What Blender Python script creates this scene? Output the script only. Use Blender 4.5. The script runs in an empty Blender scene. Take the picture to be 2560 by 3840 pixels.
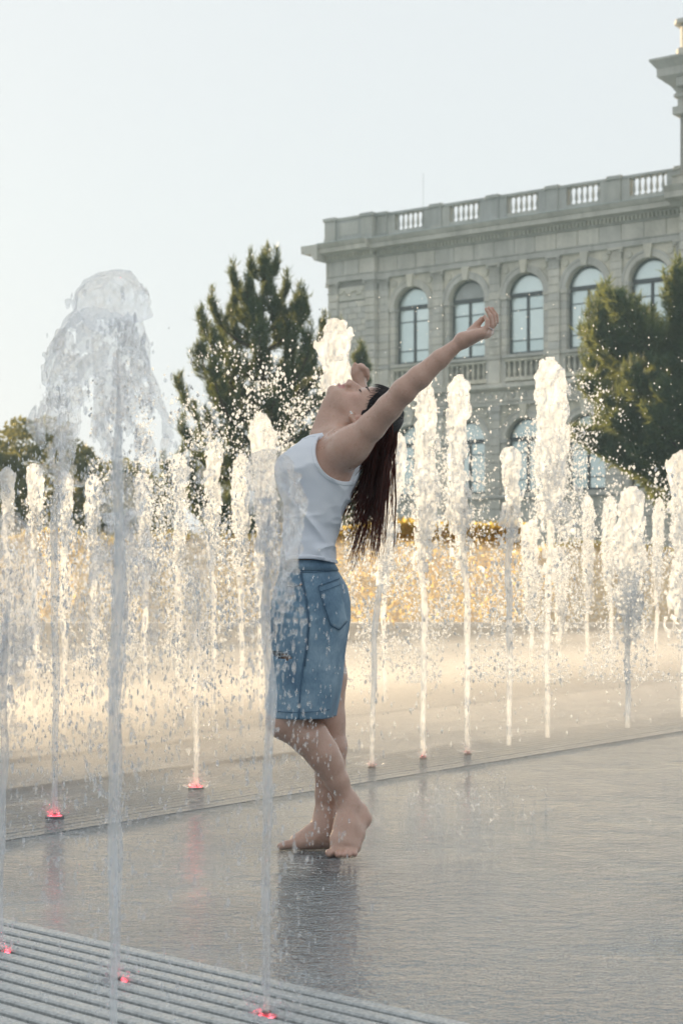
import bpy, bmesh, math, random
import numpy as np
from mathutils import Vector, Matrix
random.seed(7); RNG = np.random.default_rng(11)
scene = bpy.context.scene
COL = scene.collection
R = math.radians
# ------------------------------------------------------------------ camera
CAM_H = 0.873; FPX = 6400.0; HOR = 2180.0       # eye height, focal length in photo pixels, horizon row
cd = bpy.data.cameras.new('camera'); cam = bpy.data.objects.new('camera', cd); COL.objects.link(cam)
cam.location = (0, 0, CAM_H); cam.rotation_euler = (R(90), 0, 0)
cd.sensor_fit = 'HORIZONTAL'; cd.sensor_width = 24.0; cd.lens = 60.0
cd.shift_y = 260.0 / 2560.0
cd.clip_start = 0.1; cd.clip_end = 2000
cd.dof.use_dof = True; cd.dof.focus_distance = 5.45; cd.dof.aperture_fstop = 7.0
scene.camera = cam
# ------------------------------------------------------------------ sky and sun
SUN_AZ = R(33); SUN_EL = R(15)                   # behind the scene, to the left of the view
w = bpy.data.worlds.new('World'); scene.world = w; w.use_nodes = True
nt = w.node_tree; nt.nodes.clear()
out = nt.nodes.new('ShaderNodeOutputWorld'); bg = nt.nodes.new('ShaderNodeBackground')
sky = nt.nodes.new('ShaderNodeTexSky'); sky.sky_type = 'NISHITA'; sky.sun_disc = False
sky.sun_elevation = SUN_EL; sky.sun_rotation = -SUN_AZ
sky.air_density = 1.0; sky.dust_density = 2.0; sky.ozone_density = 1.5
mixn = nt.nodes.new('ShaderNodeMix'); mixn.data_type = 'RGBA'
mixn.inputs[0].default_value = 0.955              # thin bright cloud veil over the whole sky
mixn.inputs[7].default_value = (4.22, 4.40, 4.52, 1)
nt.links.new(sky.outputs[0], mixn.inputs[6]); nt.links.new(mixn.outputs[2], bg.inputs[0])
bg.inputs[1].default_value = 0.10
nt.links.new(bg.outputs[0], out.inputs[0])
sd = bpy.data.lights.new('sun', 'SUN'); sun = bpy.data.objects.new('sun', sd); COL.objects.link(sun)
sd.energy = 5.0; sd.angle = R(0.6); sd.color = (1.0, 0.76, 0.47)
sdir = Vector((-math.sin(SUN_AZ) * math.cos(SUN_EL), math.cos(SUN_AZ) * math.cos(SUN_EL), math.sin(SUN_EL)))
sun.rotation_euler = sdir.to_track_quat('Z', 'Y').to_euler()
scene.view_settings.view_transform = 'Standard'; scene.view_settings.look = 'None'
scene.view_settings.exposure = 0.95; scene.view_settings.gamma = 1.0
scene.render.engine = 'CYCLES'
cy = scene.cycles
cy.use_denoising = True
try: cy.denoiser = 'OPENIMAGEDENOISE'
except Exception: pass
cy.max_bounces = 8; cy.transparent_max_bounces = 20; cy.transmission_bounces = 6
cy.diffuse_bounces = 3; cy.glossy_bounces = 4; cy.volume_bounces = 0
cy.sample_clamp_indirect = 4.0; cy.caustics_reflective = False; cy.caustics_refractive = False

def at(px, py, D):                                # photo pixel and distance -> point of the place
    return Vector(((px - 1280) * D / FPX, D, CAM_H - (py - HOR) * D / FPX))
def ground_d(py): return FPX * CAM_H / (py - HOR)

# ------------------------------------------------------------------ helpers
def tag(o, label=None, cat=None, group=None, kind=None):
    if label: o['label'] = label
    if cat: o['category'] = cat
    if group: o['group'] = group
    if kind: o['kind'] = kind
    return o
def empty(name, loc=(0, 0, 0), rz=0.0, parent=None):
    o = bpy.data.objects.new(name, None); COL.objects.link(o)
    o.location = loc; o.rotation_euler = (0, 0, rz); o.empty_display_size = 0.2
    if parent: o.parent = parent
    return o
def link_mesh(name, me, mat=None, parent=None, smooth=False):
    o = bpy.data.objects.new(name, me); COL.objects.link(o)
    if mat is not None:
        if not me.materials: me.materials.append(mat)
    if parent: o.parent = parent
    if smooth: me.shade_smooth()
    return o
def pydata(name, v, f, mat=None, parent=None, smooth=False):
    me = bpy.data.meshes.new(name); me.from_pydata([tuple(p) for p in v], [], [tuple(q) for q in f]); me.update()
    return link_mesh(name, me, mat, parent, smooth)
def np_mesh(name, V, F, mat=None, parent=None, smooth=True):
    """V (n,3), F (m,k) all faces with k corners."""
    V = np.asarray(V, np.float32); F = np.asarray(F, np.int32)
    me = bpy.data.meshes.new(name); n, k = F.shape
    me.vertices.add(len(V)); me.vertices.foreach_set('co', V.ravel())
    me.loops.add(n * k); me.loops.foreach_set('vertex_index', F.ravel())
    me.polygons.add(n); me.polygons.foreach_set('loop_start', np.arange(0, n * k, k, dtype=np.int32))
    me.update(calc_edges=True); me.validate()
    return link_mesh(name, me, mat, parent, smooth)
class MB:
    """collects pieces of one part"""
    def __init__(s): s.v = []; s.f = []
    def add(s, v, f):
        n = len(s.v); s.v += [tuple(p) for p in v]; s.f += [tuple(i + n for i in q) for q in f]
    def box(s, a, b):
        x0, y0, z0 = a; x1, y1, z1 = b
        s.add([(x0,y0,z0),(x1,y0,z0),(x1,y1,z0),(x0,y1,z0),(x0,y0,z1),(x1,y0,z1),(x1,y1,z1),(x0,y1,z1)],
              [(0,3,2,1),(4,5,6,7),(0,1,5,4),(1,2,6,5),(2,3,7,6),(3,0,4,7)])
    def tube(s, pts, rad, n=8, cap=True):
        pts = [Vector(p) for p in pts]; m = len(pts); v = []; f = []
        prev = None
        for i, p in enumerate(pts):
            t = (pts[min(i + 1, m - 1)] - pts[max(i - 1, 0)]).normalized()
            a = Vector((0, 0, 1)) if abs(t.z) < .9 else Vector((1, 0, 0))
            if prev is not None: a = prev
            x = (a - t * a.dot(t)).normalized(); y = t.cross(x); prev = x
            r = rad[i] if hasattr(rad, '__len__') else rad
            for k in range(n):
                c = 2 * math.pi * k / n; v.append(p + x * (r * math.cos(c)) + y * (r * math.sin(c)))
        for i in range(m - 1):
            for k in range(n):
                f.append((i*n+k, i*n+(k+1)%n, (i+1)*n+(k+1)%n, (i+1)*n+k))
        if cap:
            f.append(tuple(range(n - 1, -1, -1))); f.append(tuple((m-1)*n + k for k in range(n)))
        s.add(v, f)
    def lathe(s, prof, c, n=10):
        v = []; f = []
        for r, z in prof:
            for k in range(n):
                a = 2 * math.pi * k / n; v.append((c[0] + r*math.cos(a), c[1] + r*math.sin(a), c[2] + z))
        m = len(prof)
        for i in range(m - 1):
            for k in range(n): f.append((i*n+k, i*n+(k+1)%n, (i+1)*n+(k+1)%n, (i+1)*n+k))
        f.append(tuple(range(n - 1, -1, -1))); f.append(tuple((m-1)*n + k for k in range(n)))
        s.add(v, f)
    def prism(s, poly, y0, y1):
        """poly in (x,z), counter-clockwise seen from -y; extruded y0 (front) .. y1"""
        n = len(poly); v = [(x, y0, z) for x, z in poly] + [(x, y1, z) for x, z in poly]
        f = [tuple(range(n)), tuple(range(2*n - 1, n - 1, -1))]
        f += [(i, i + n, (i + 1) % n + n, (i + 1) % n) for i in range(n)]
        s.add(v, f)
    def sweep(s, prof, x0, x1):
        """profile in (y,z) swept along x"""
        n = len(prof); v = [(x0, y, z) for y, z in prof] + [(x1, y, z) for y, z in prof]
        f = [tuple(range(n - 1, -1, -1)), tuple(range(n, 2*n))]
        f += [(i, (i + 1) % n, (i + 1) % n + n, i + n) for i in range(n)]
        s.add(v, f)
    def build(s, name, mat=None, parent=None, smooth=False):
        o = pydata(name, s.v, s.f, mat, parent, smooth)
        bm = bmesh.new(); bm.from_mesh(o.data); bmesh.ops.recalc_face_normals(bm, faces=bm.faces); bm.to_mesh(o.data); bm.free()
        return o
def copy_tree(o, parent=None):
    c = o.copy(); COL.objects.link(c)
    if parent is not None: c.parent = parent
    for ch in list(o.children): copy_tree(ch, c)
    return c

# value noise on arrays
def vnoise(P, seed=0):
    rs = np.random.default_rng(seed); T = rs.random((32, 32, 32), dtype=np.float32)
    P = np.asarray(P, np.float32); I = np.floor(P).astype(np.int32); f = P - I; f = f * f * (3 - 2 * f); I &= 31; J = (I + 1) & 31
    x0, y0, z0 = I[..., 0], I[..., 1], I[..., 2]; x1, y1, z1 = J[..., 0], J[..., 1], J[..., 2]
    fx, fy, fz = f[..., 0], f[..., 1], f[..., 2]
    a = T[x0,y0,z0]*(1-fx)+T[x1,y0,z0]*fx; b = T[x0,y1,z0]*(1-fx)+T[x1,y1,z0]*fx
    c = T[x0,y0,z1]*(1-fx)+T[x1,y0,z1]*fx; d = T[x0,y1,z1]*(1-fx)+T[x1,y1,z1]*fx
    return ((a*(1-fy)+b*fy)*(1-fz) + (c*(1-fy)+d*fy)*fz) * 2 - 1
def fbm(P, seed=0, octv=3):
    P = np.asarray(P, np.float32); s = 0; a = 1.0
    for i in range(octv):
        s = s + a * vnoise(P * (2 ** i) + 17.3 * i, seed + i); a *= .5
    return s
def surface_nets(F, org, h):
    """F<0 inside -> verts, quads"""
    S = F < 0
    cnt = np.zeros(tuple(d - 1 for d in F.shape), np.uint8)
    for dx in (0, 1):
        for dy in (0, 1):
            for dz in (0, 1):
                cnt += S[dx:F.shape[0]-1+dx, dy:F.shape[1]-1+dy, dz:F.shape[2]-1+dz]
    act = np.argwhere((cnt > 0) & (cnt < 8))
    idx = np.full(cnt.shape, -1, np.int32); idx[act[:,0], act[:,1], act[:,2]] = np.arange(len(act))
    c = {}
    for k in range(8):
        o = (k & 1, k >> 1 & 1, k >> 2 & 1); c[k] = F[act[:,0]+o[0], act[:,1]+o[1], act[:,2]+o[2]]
    acc = np.zeros((len(act), 3), np.float64); num = np.zeros(len(act))
    for a in range(8):
        for ax in range(3):
            if a >> ax & 1: continue
            b = a | (1 << ax); m = (c[a] < 0) != (c[b] < 0)
            t = np.where(m, c[a] / np.where(m, c[a] - c[b], 1), 0)
            for q in range(3):
                acc[:, q] += m * ((a >> q & 1) + (t if q == ax else 0))
            num += m
    V = np.asarray(org) + (act + acc / num[:, None]) * h
    faces = []
    for ax in range(3):
        sl0 = [slice(None)] * 3; sl1 = [slice(None)] * 3; sl0[ax] = slice(0, -1); sl1[ax] = slice(1, None)
        A = S[tuple(sl0)]; B = S[tuple(sl1)]
        E = np.argwhere(A != B)
        u, v = (ax + 1) % 3, (ax + 2) % 3
        E = E[(E[:, u] > 0) & (E[:, v] > 0) & (E[:, u] < F.shape[u]-1) & (E[:, v] < F.shape[v]-1)]
        ins = A[E[:,0], E[:,1], E[:,2]]
        def cell(du, dv):
            q = E.copy(); q[:, u] += du; q[:, v] += dv; return idx[q[:,0], q[:,1], q[:,2]]
        q = np.stack([cell(-1,-1), cell(0,-1), cell(0,0), cell(-1,0)], 1)
        q[~ins] = q[~ins][:, ::-1]
        faces.append(q)
    Q = np.concatenate(faces); Q = Q[(Q >= 0).all(1)]
    return V, Q

# ------------------------------------------------------------------ materials
def mat_new(name):
    m = bpy.data.materials.new(name); m.use_nodes = True; nt = m.node_tree
    return m, nt, nt.nodes['Principled BSDF']
def N(nt, t, **kw):
    n = nt.nodes.new(t)
    for k, v in kw.items(): setattr(n, k, v)
    return n
def ramp(nt, fac, stops):
    r = N(nt, 'ShaderNodeValToRGB'); e = r.color_ramp.elements
    while len(e) < len(stops): e.new(.5)
    for q, (p, c) in zip(e, stops): q.position = p; q.color = tuple(c) + (1,)
    nt.links.new(fac, r.inputs[0]); return r.outputs[0]
def noise(nt, scale, detail=3, vec=None, rough=.55, out='Fac'):
    n = N(nt, 'ShaderNodeTexNoise'); n.inputs['Scale'].default_value = scale; n.inputs['Detail'].default_value = detail
    n.inputs['Roughness'].default_value = rough
    if vec is not None: nt.links.new(vec, n.inputs['Vector'])
    return n.outputs[out]
def mapping(nt, kind='Object', scale=(1,1,1), rot=(0,0,0)):
    t = N(nt, 'ShaderNodeTexCoord'); m = N(nt, 'ShaderNodeMapping')
    m.inputs['Scale'].default_value = scale; m.inputs['Rotation'].default_value = rot
    nt.links.new(t.outputs[kind], m.inputs[0]); return m.outputs[0]
def bump(nt, h, b, strength=.3, dist=.01):
    n = N(nt, 'ShaderNodeBump'); n.inputs['Strength'].default_value = strength; n.inputs['Distance'].default_value = dist
    nt.links.new(h, n.inputs['Height']); nt.links.new(n.outputs[0], b.inputs['Normal']); return n
def mixc(nt, fac, a, b, mode='MIX'):
    m = N(nt, 'ShaderNodeMix', data_type='RGBA', blend_type=mode)
    for s, v in ((0, fac), (6, a), (7, b)):
        if isinstance(v, (int, float)): m.inputs[s].default_value = v
        elif isinstance(v, tuple): m.inputs[s].default_value = v + (1,) if len(v) == 3 else v
        else: nt.links.new(v, m.inputs[s])
    return m.outputs[2]
def stone(name, base, var=.12, warm=None):
    m, nt, b = mat_new(name)
    geo = N(nt, 'ShaderNodeNewGeometry').outputs['Position']
    n1 = noise(nt, .55, 5, geo); n2 = noise(nt, 9, 4, geo)
    mp = N(nt, 'ShaderNodeMapping'); mp.inputs['Scale'].default_value = (1.2, 1.2, .16); nt.links.new(geo, mp.inputs[0])
    n3 = noise(nt, 1.6, 4, mp.outputs[0])
    lo = tuple(c * (1 - var * 1.6) for c in base); hi = tuple(min(1, c * (1 + var)) for c in base)
    c = ramp(nt, n1, [(.3, lo), (.7, hi)])
    c = mixc(nt, .5, c, ramp(nt, n2, [(.25, (.72,.72,.72)), (.75, (1.1,1.09,1.07))]), 'MULTIPLY')
    c = mixc(nt, .55, c, ramp(nt, n3, [(.3, (.62,.62,.61)), (.55, (1,1,1))]), 'MULTIPLY')
    oi = N(nt, 'ShaderNodeObjectInfo')
    c = mixc(nt, .8, c, ramp(nt, oi.outputs['Random'], [(0, (.84,.85,.87)), (.5, (.98,.97,.95)), (1, (1.1,1.07,1.01))]), 'MULTIPLY')
    nt.links.new(c, b.inputs['Base Color']); b.inputs['Roughness'].default_value = .85
    b.inputs['Specular IOR Level'].default_value = .25
    bump(nt, n2, b, .35, .03)
    return m
def plain(name, col, rough=.5, metal=0.0, spec=.5, nscale=0, namt=.2):
    m, nt, b = mat_new(name); b.inputs['Roughness'].default_value = rough; b.inputs['Metallic'].default_value = metal
    b.inputs['Specular IOR Level'].default_value = spec; b.inputs['Base Color'].default_value = tuple(col) + (1,)
    if nscale:
        n = noise(nt, nscale, 4, N(nt, 'ShaderNodeNewGeometry').outputs['Position'])
        nt.links.new(ramp(nt, n, [(.3, tuple(c*(1-namt) for c in col)), (.7, tuple(min(1, c*(1+namt)) for c in col))]), b.inputs['Base Color'])
    return m
# ================================================================== the setting
U = Vector((.803, -.596, 0)); Vd = Vector((.596, .803, 0))     # the two directions of the square's paving
UANG = math.atan2(U.y, U.x)
def uv(u, v, z=0.0):
    p = U * u + Vd * v; p.z = z; return p

# ---- ground: one wet sheet out to the horizon
m_wet, nt, b = mat_new('wet_paving')
geo = N(nt, 'ShaderNodeNewGeometry').outputs['Position']
mp = N(nt, 'ShaderNodeMapping'); mp.inputs['Scale'].default_value = (.8, 1, 1); nt.links.new(geo, mp.inputs[0])
n_ag = noise(nt, 160, 2, geo); n_big = noise(nt, .7, 4, geo); n_med = noise(nt, 5, 5, geo)
c = ramp(nt, n_ag, [(.32, (.06,.085,.10)), (.55, (.15,.19,.21)), (.72, (.33,.375,.40))])
c = mixc(nt, .6, c, ramp(nt, n_big, [(.3, (.7,.72,.74)), (.7, (1.1,1.08,1.05))]), 'MULTIPLY')
nt.links.new(c, b.inputs['Base Color'])
b.inputs['Specular IOR Level'].default_value = .5; b.inputs['IOR'].default_value = 2.5
nt.links.new(ramp(nt, n_med, [(.3, (.02,)*3), (.75, (.07,)*3)]), b.inputs['Roughness'])
rip1 = noise(nt, 24, 2, mp.outputs[0], .5); rip2 = noise(nt, 80, 2, mp.outputs[0], .6)
n_pat = noise(nt, 1.6, 3, geo)
amp = ramp(nt, n_pat, [(.34, (.22,)*3), (.62, (1,)*3)])
m2 = N(nt, 'ShaderNodeMath', operation='MULTIPLY_ADD'); nt.links.new(rip2, m2.inputs[0]); m2.inputs[1].default_value = .7; nt.links.new(rip1, m2.inputs[2])
m3 = N(nt, 'ShaderNodeMath', operation='MULTIPLY'); nt.links.new(m2.outputs[0], m3.inputs[0]); nt.links.new(amp, m3.inputs[1])
WET_BUMP = bump(nt, m3.outputs[0], b, 1.0, .019)
g = pydata('ground', [(-900,-60,0),(900,-60,0),(900,1500,0),(-900,1500,0)], [(0,1,2,3)], m_wet); tag(g, kind='structure')

# ---- drain grates: long stone slats with open joints, in three strips
m_slat, nt, b = mat_new('wet_granite_slat')
geo = N(nt, 'ShaderNodeNewGeometry').outputs['Position']
na = noise(nt, 120, 3, geo)
nt.links.new(ramp(nt, na, [(.3, (.30,.32,.325)), (.6, (.50,.52,.52)), (.8, (.64,.65,.65))]), b.inputs['Base Color'])
nt.links.new(ramp(nt, noise(nt, 12, 3, geo), [(.3, (.12,)*3), (.7, (.4,)*3)]), b.inputs['Roughness'])
bump(nt, noise(nt, 55, 4, geo), b, .8, .004)
m_joint = plain('dark_joint', (.03,.034,.036), .35)
def grate(u0, u1, v0, v1, along_u, label, sm, dep, ang=None):
    """strip of slats lying on the paving; each slat its own piece"""
    root = empty('drain_grate', (0,0,0), UANG if ang is None else ang); tag(root, label, 'grate', 'stone slat drain grates of the fountain')
    # local x = U, local y = Vd
    mb = MB(); mb.box((u0, v0, .0004), (u1, v1, .0020 if dep > .01 else .0008)); mb.build('grate_bed', m_joint if dep > .01 else m_wet, root)
    a0, a1 = (v0, v1) if along_u else (u0, u1); n = round((a1 - a0) / .058); pitch = (a1 - a0) / n
    L0, L1 = (u0, u1) if along_u else (v0, v1)
    mb = MB(); h = (.0125, .017, .0185)
    hw = pitch * .5 - (.010 if dep > .01 else .0035)
    prof = [(-hw, 0), (hw, 0), (hw, dep * .7), (hw - .004, dep), (-hw + .004, dep), (-hw, dep * .7)]
    if along_u: mb.sweep([(p, z) for p, z in prof], L0, L1)
    else:
        k = len(prof); v = [(p, L0, z) for p, z in prof] + [(p, L1, z) for p, z in prof]
        mb.add(v, [tuple(range(k)), tuple(range(2*k-1, k-1, -1))] + [(i, i+k, (i+1)%k+k, (i+1)%k) for i in range(k)])
    first = None
    for i in range(n):
        c = a0 + pitch * (i + .5)
        o = mb.build('slat', sm, root) if first is None else first.copy()
        if first is None: first = o
        else: COL.objects.link(o)
        o.location = (0, c, (.0020 if dep > .01 else .0008) + random.uniform(0, .0005)) if along_u else (c, 0, (.0020 if dep > .01 else .0008) + random.uniform(0, .0005))
    return root
grate(-6.2, -.4, 1.96, 2.60, True, 'wide wet stone slat grate across the bottom left corner, nearest the camera', m_slat, .0135, R(-43))
grate(-5.0, -4.32, 3.02, 13.5, False, 'slatted grate running behind the woman, second from the camera', m_wet, .0014)
grate(-7.25, -6.57, 3.02, 22.0, False, 'faint slatted grate furthest from the camera, behind the second row', m_wet, .0014)

# ---- low stone kerb wall behind the basin, each coping stone its own piece
st_kerb = stone('kerb_stone', (.42,.41,.40))
kw = empty('kerb_wall', (0, 24.6, 0), R(-1.5)); tag(kw, 'low pale stone kerb wall at the back of the fountain square', 'wall')
mb = MB(); mb.box((-30, .03, 0), (30, .62, .21)); mb.build('wall_core', st_kerb, kw)
mb = MB(); mb.box((-.735, -.02, .205), (.735, .7, .27)); cop = mb.build('coping_stone', st_kerb, kw)
for i in range(-7, 8):
    o = cop if i == -7 else cop.copy()
    if i != -7: COL.objects.link(o)
    o.location = (i * 1.5, 0, 0)

# ================================================================== the museum building
st = stone('facade_stone', (.67,.645,.585)); st_light = stone('pale_spandrel_stone', (.72,.685,.59)); st_trim = stone('trim_stone', (.62,.60,.55))
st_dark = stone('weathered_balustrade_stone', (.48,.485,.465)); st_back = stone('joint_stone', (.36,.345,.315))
m_lead = plain('lead_flashing', (.45,.5,.5), .45, 0, .5, 3, .15)
m_frame = plain('dark_window_frame', (.035,.042,.055), .4, 0, .5, 8)
m_pane, nt, b = mat_new('window_pane')
b.inputs['Roughness'].default_value = .22; b.inputs['Metallic'].default_value = .55
oi = N(nt, 'ShaderNodeObjectInfo'); geo = N(nt, 'ShaderNodeNewGeometry').outputs['Position']
c = ramp(nt, oi.outputs['Random'], [(0, (.62,.72,.715)), (.5, (.70,.79,.78)), (1, (.76,.84,.825))])
c = mixc(nt, .35, c, ramp(nt, noise(nt, .8, 2, geo), [(.35, (.8,.83,.84)), (.65, (1,1,1))]), 'MULTIPLY')
nt.links.new(c, b.inputs['Base Color'])
m_pane2 = plain('grey_window_pane', (.36,.37,.36), .2, 0, .7, 1.2)

BW = 3.8; JW = .375; OW = 2.35; PW = .70
bld = empty('museum_building', (2.827, 100.5, 0), math.atan2(-.5918, .8063))
tag(bld, 'grey stone museum building with arched windows and a roof balustrade', 'building')
unit = MB(); e = .006
unit.box((-.5,-.5,-.5), (.5,.5,.5)); 
_u = unit.build('stone_block', st); ub = bmesh.new(); ub.from_mesh(_u.data); bmesh.ops.bevel(ub, geom=list(ub.edges), offset=.03, segments=1, affect='EDGES'); ub.to_mesh(_u.data); ub.free()
UNIT = {}
def block(a, b, mat=st, name='stone_block', parent=None):
    key = mat.name
    if key not in UNIT:
        me = _u.data.copy(); me.materials.clear(); me.materials.append(mat); UNIT[key] = me
    o = bpy.data.objects.new(name, UNIT[key]); COL.objects.link(o); o.parent = parent or bld
    o.location = [(p + q) / 2 for p, q in zip(a, b)]; o.scale = [abs(q - p) for p, q in zip(a, b)]
    return o
def courses(s0, s1, y0, y1, z0, z1, ch=.42, mat=st, j=.022, split=0.0):
    n = max(1, round((z1 - z0) / ch)); h = (z1 - z0) / n
    for i in range(n):
        a, c = z0 + i * h + j / 2, z0 + (i + 1) * h - j / 2
        if split and s1 - s0 > split:
            k = max(1, round((s1 - s0) / split)); off = .5 if i % 2 else 0
            cuts = [s0] + [s0 + (q + off) * (s1 - s0) / k for q in range(k + 1)] + [s1]
            cuts = sorted(set(round(min(max(q, s0), s1), 4) for q in cuts))
            for p, q in zip(cuts[:-1], cuts[1:]):
                if q - p > .12: block((p + j/2, y0 + random.uniform(0, .012), a), (q - j/2, y1, c), mat)
        else: block((s0 + .004, y0 + random.uniform(0, .008), a), (s1 - .004, y1, c), mat)
S0, S1 = -4.15, 19.12                        # facade ends
# backing wall behind the stones (recessed joints), opening-free strips
def part_box(name, a, b, mat=st, parent=None):
    mb = MB(); mb.box(a, b); return mb.build(name, mat, parent or bld)
def arch_poly(cx, z, r, n=24): return [(cx + r * math.cos(math.pi * k / n), z + r * math.sin(math.pi * k / n)) for k in range(n + 1)]
def spandrel(cx, zi, r, s0, s1, zt, y0, y1, mat, name='spandrel_wall'):
    arc = arch_poly(cx, zi, r); mb = MB(); v = []; f = []; n = len(arc)
    for (x, z) in arc:
        for y in (y0, y1): v.append((x, y, z))
    tops = []
    for k, (x, z) in enumerate(arc):                      # projected onto the frame above
        t = k / (n - 1)
        if t < .25: p = (s1, zi + (zt - zi) * t / .25)
        elif t > .75: p = (s0, zi + (zt - zi) * (1 - t) / .25)
        else: p = (s1 + (s0 - s1) * (t - .25) / .5, zt)
        for y in (y0, y1): v.append((p[0], y, p[1]))
    m = 2 * n
    for k in range(n - 1):
        a, b_, c_, d_ = 2*k, 2*k+2, m+2*k+2, m+2*k
        f += [(a, d_, c_, b_), (a+1, b_+1, c_+1, d_+1), (a, b_, b_+1, a+1), (d_, d_+1, c_+1, c_)]
    mb.add(v, f); return mb.build(name, mat, bld)
def ring(cx, zi, r0, r1, y0, y1, mat, name='archivolt', parent=None, a0=0, a1=math.pi, n=26):
    mb = MB(); v = []; f = []
    for k in range(n + 1):
        t = a0 + (a1 - a0) * k / n
        for r in (r0, r1):
            for y in (y0, y1): v.append((cx + r*math.cos(t), y, zi + r*math.sin(t)))
    for k in range(n):
        a = 4*k; c_ = a + 4
        f += [(a, a+2, c_+2, c_), (a+1, c_+1, c_+3, a+3), (a, c_, c_+1, a+1), (a+2, a+3, c_+3, c_+2)]
    f += [(0, 1, 3, 2), (4*n, 4*n+2, 4*n+3, 4*n+1)]
    mb.add(v, f); return mb.build(name, mat, parent or bld)
BALU = [(.095,0),(.095,.07),(.05,.10),(.055,.16),(.10,.27),(.105,.36),(.075,.52),(.05,.70),(.05,.76),(.085,.80),(.095,.86),(.095,.92)]
_bal_cache = {}
def baluster(x, y, z, h, mat, parent):
    key = (round(h, 3), mat.name)
    if key not in _bal_cache:
        mb = MB(); mb.lathe([(r * .92, t * h / .92) for r, t in BALU], (0,0,0), 10); o = mb.build('baluster', mat, parent, True); _bal_cache[key] = o
    else:
        o = _bal_cache[key].copy(); COL.objects.link(o); o.parent = parent
    o.location = (x, y, z); return o
def window(cx, zs, zi, rr, yf, grey=False):
    """arched window: frame, transom, mullion, muntins and seven panes"""
    fw = .13
    mb = MB()
    mb.box((cx - rr, yf, zs), (cx - rr + fw, yf + .12, zi)); mb.box((cx + rr - fw, yf, zs), (cx + rr, yf + .12, zi))
    mb.box((cx - rr + fw, yf + .002, zs), (cx + rr - fw, yf + .118, zs + .14))
    w = mb.build('window', m_frame, bld)
    ring(cx, zi, rr - fw, rr, yf, yf + .12, m_frame, 'arch_frame', w)
    mb = MB(); mb.box((cx - rr + fw, yf - .03, zi - .13), (cx + rr - fw, yf + .118, zi + .12)); mb.build('transom', m_frame, w)
    mb = MB(); mb.box((cx - .085, yf + .004, zs + .14), (cx + .085, yf + .11, zi - .13)); mb.build('mullion', m_frame, w)
    H = zi - .13 - zs - .14; zz = [zs + .14, zs + .14 + .21*H, zs + .14 + .77*H, zi - .13]
    for z in zz[1:3]:
        for a, c_ in ((cx - rr + fw, cx - .085), (cx + .085, cx + rr - fw)):
            mb = MB(); mb.box((a, yf + .02, z - .03), (c_, yf + .1, z + .03)); mb.build('muntin', m_frame, w)
    for i in range(3):
        for a, c_ in ((cx - rr + fw, cx - .085), (cx + .085, cx + rr - fw)):
            mb = MB(); z0 = zz[i] + (.03 if i else 0); z1 = zz[i+1] - (.03 if i < 2 else 0)
            mb.box((a, yf + .055, z0), (c_, yf + .075, z1)); mb.build('pane', m_pane, w)
    poly = [(cx + (rr - fw), zi + .12)] + [(x, max(z, zi + .12)) for x, z in arch_poly(cx, zi, rr - fw)[1:-1]] + [(cx - (rr - fw), zi + .12)]
    mb = MB(); mb.prism(poly[::1], yf + .055, yf + .075); mb.build('lunette_pane', m_pane2 if grey else m_pane, w)
    return w
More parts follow.
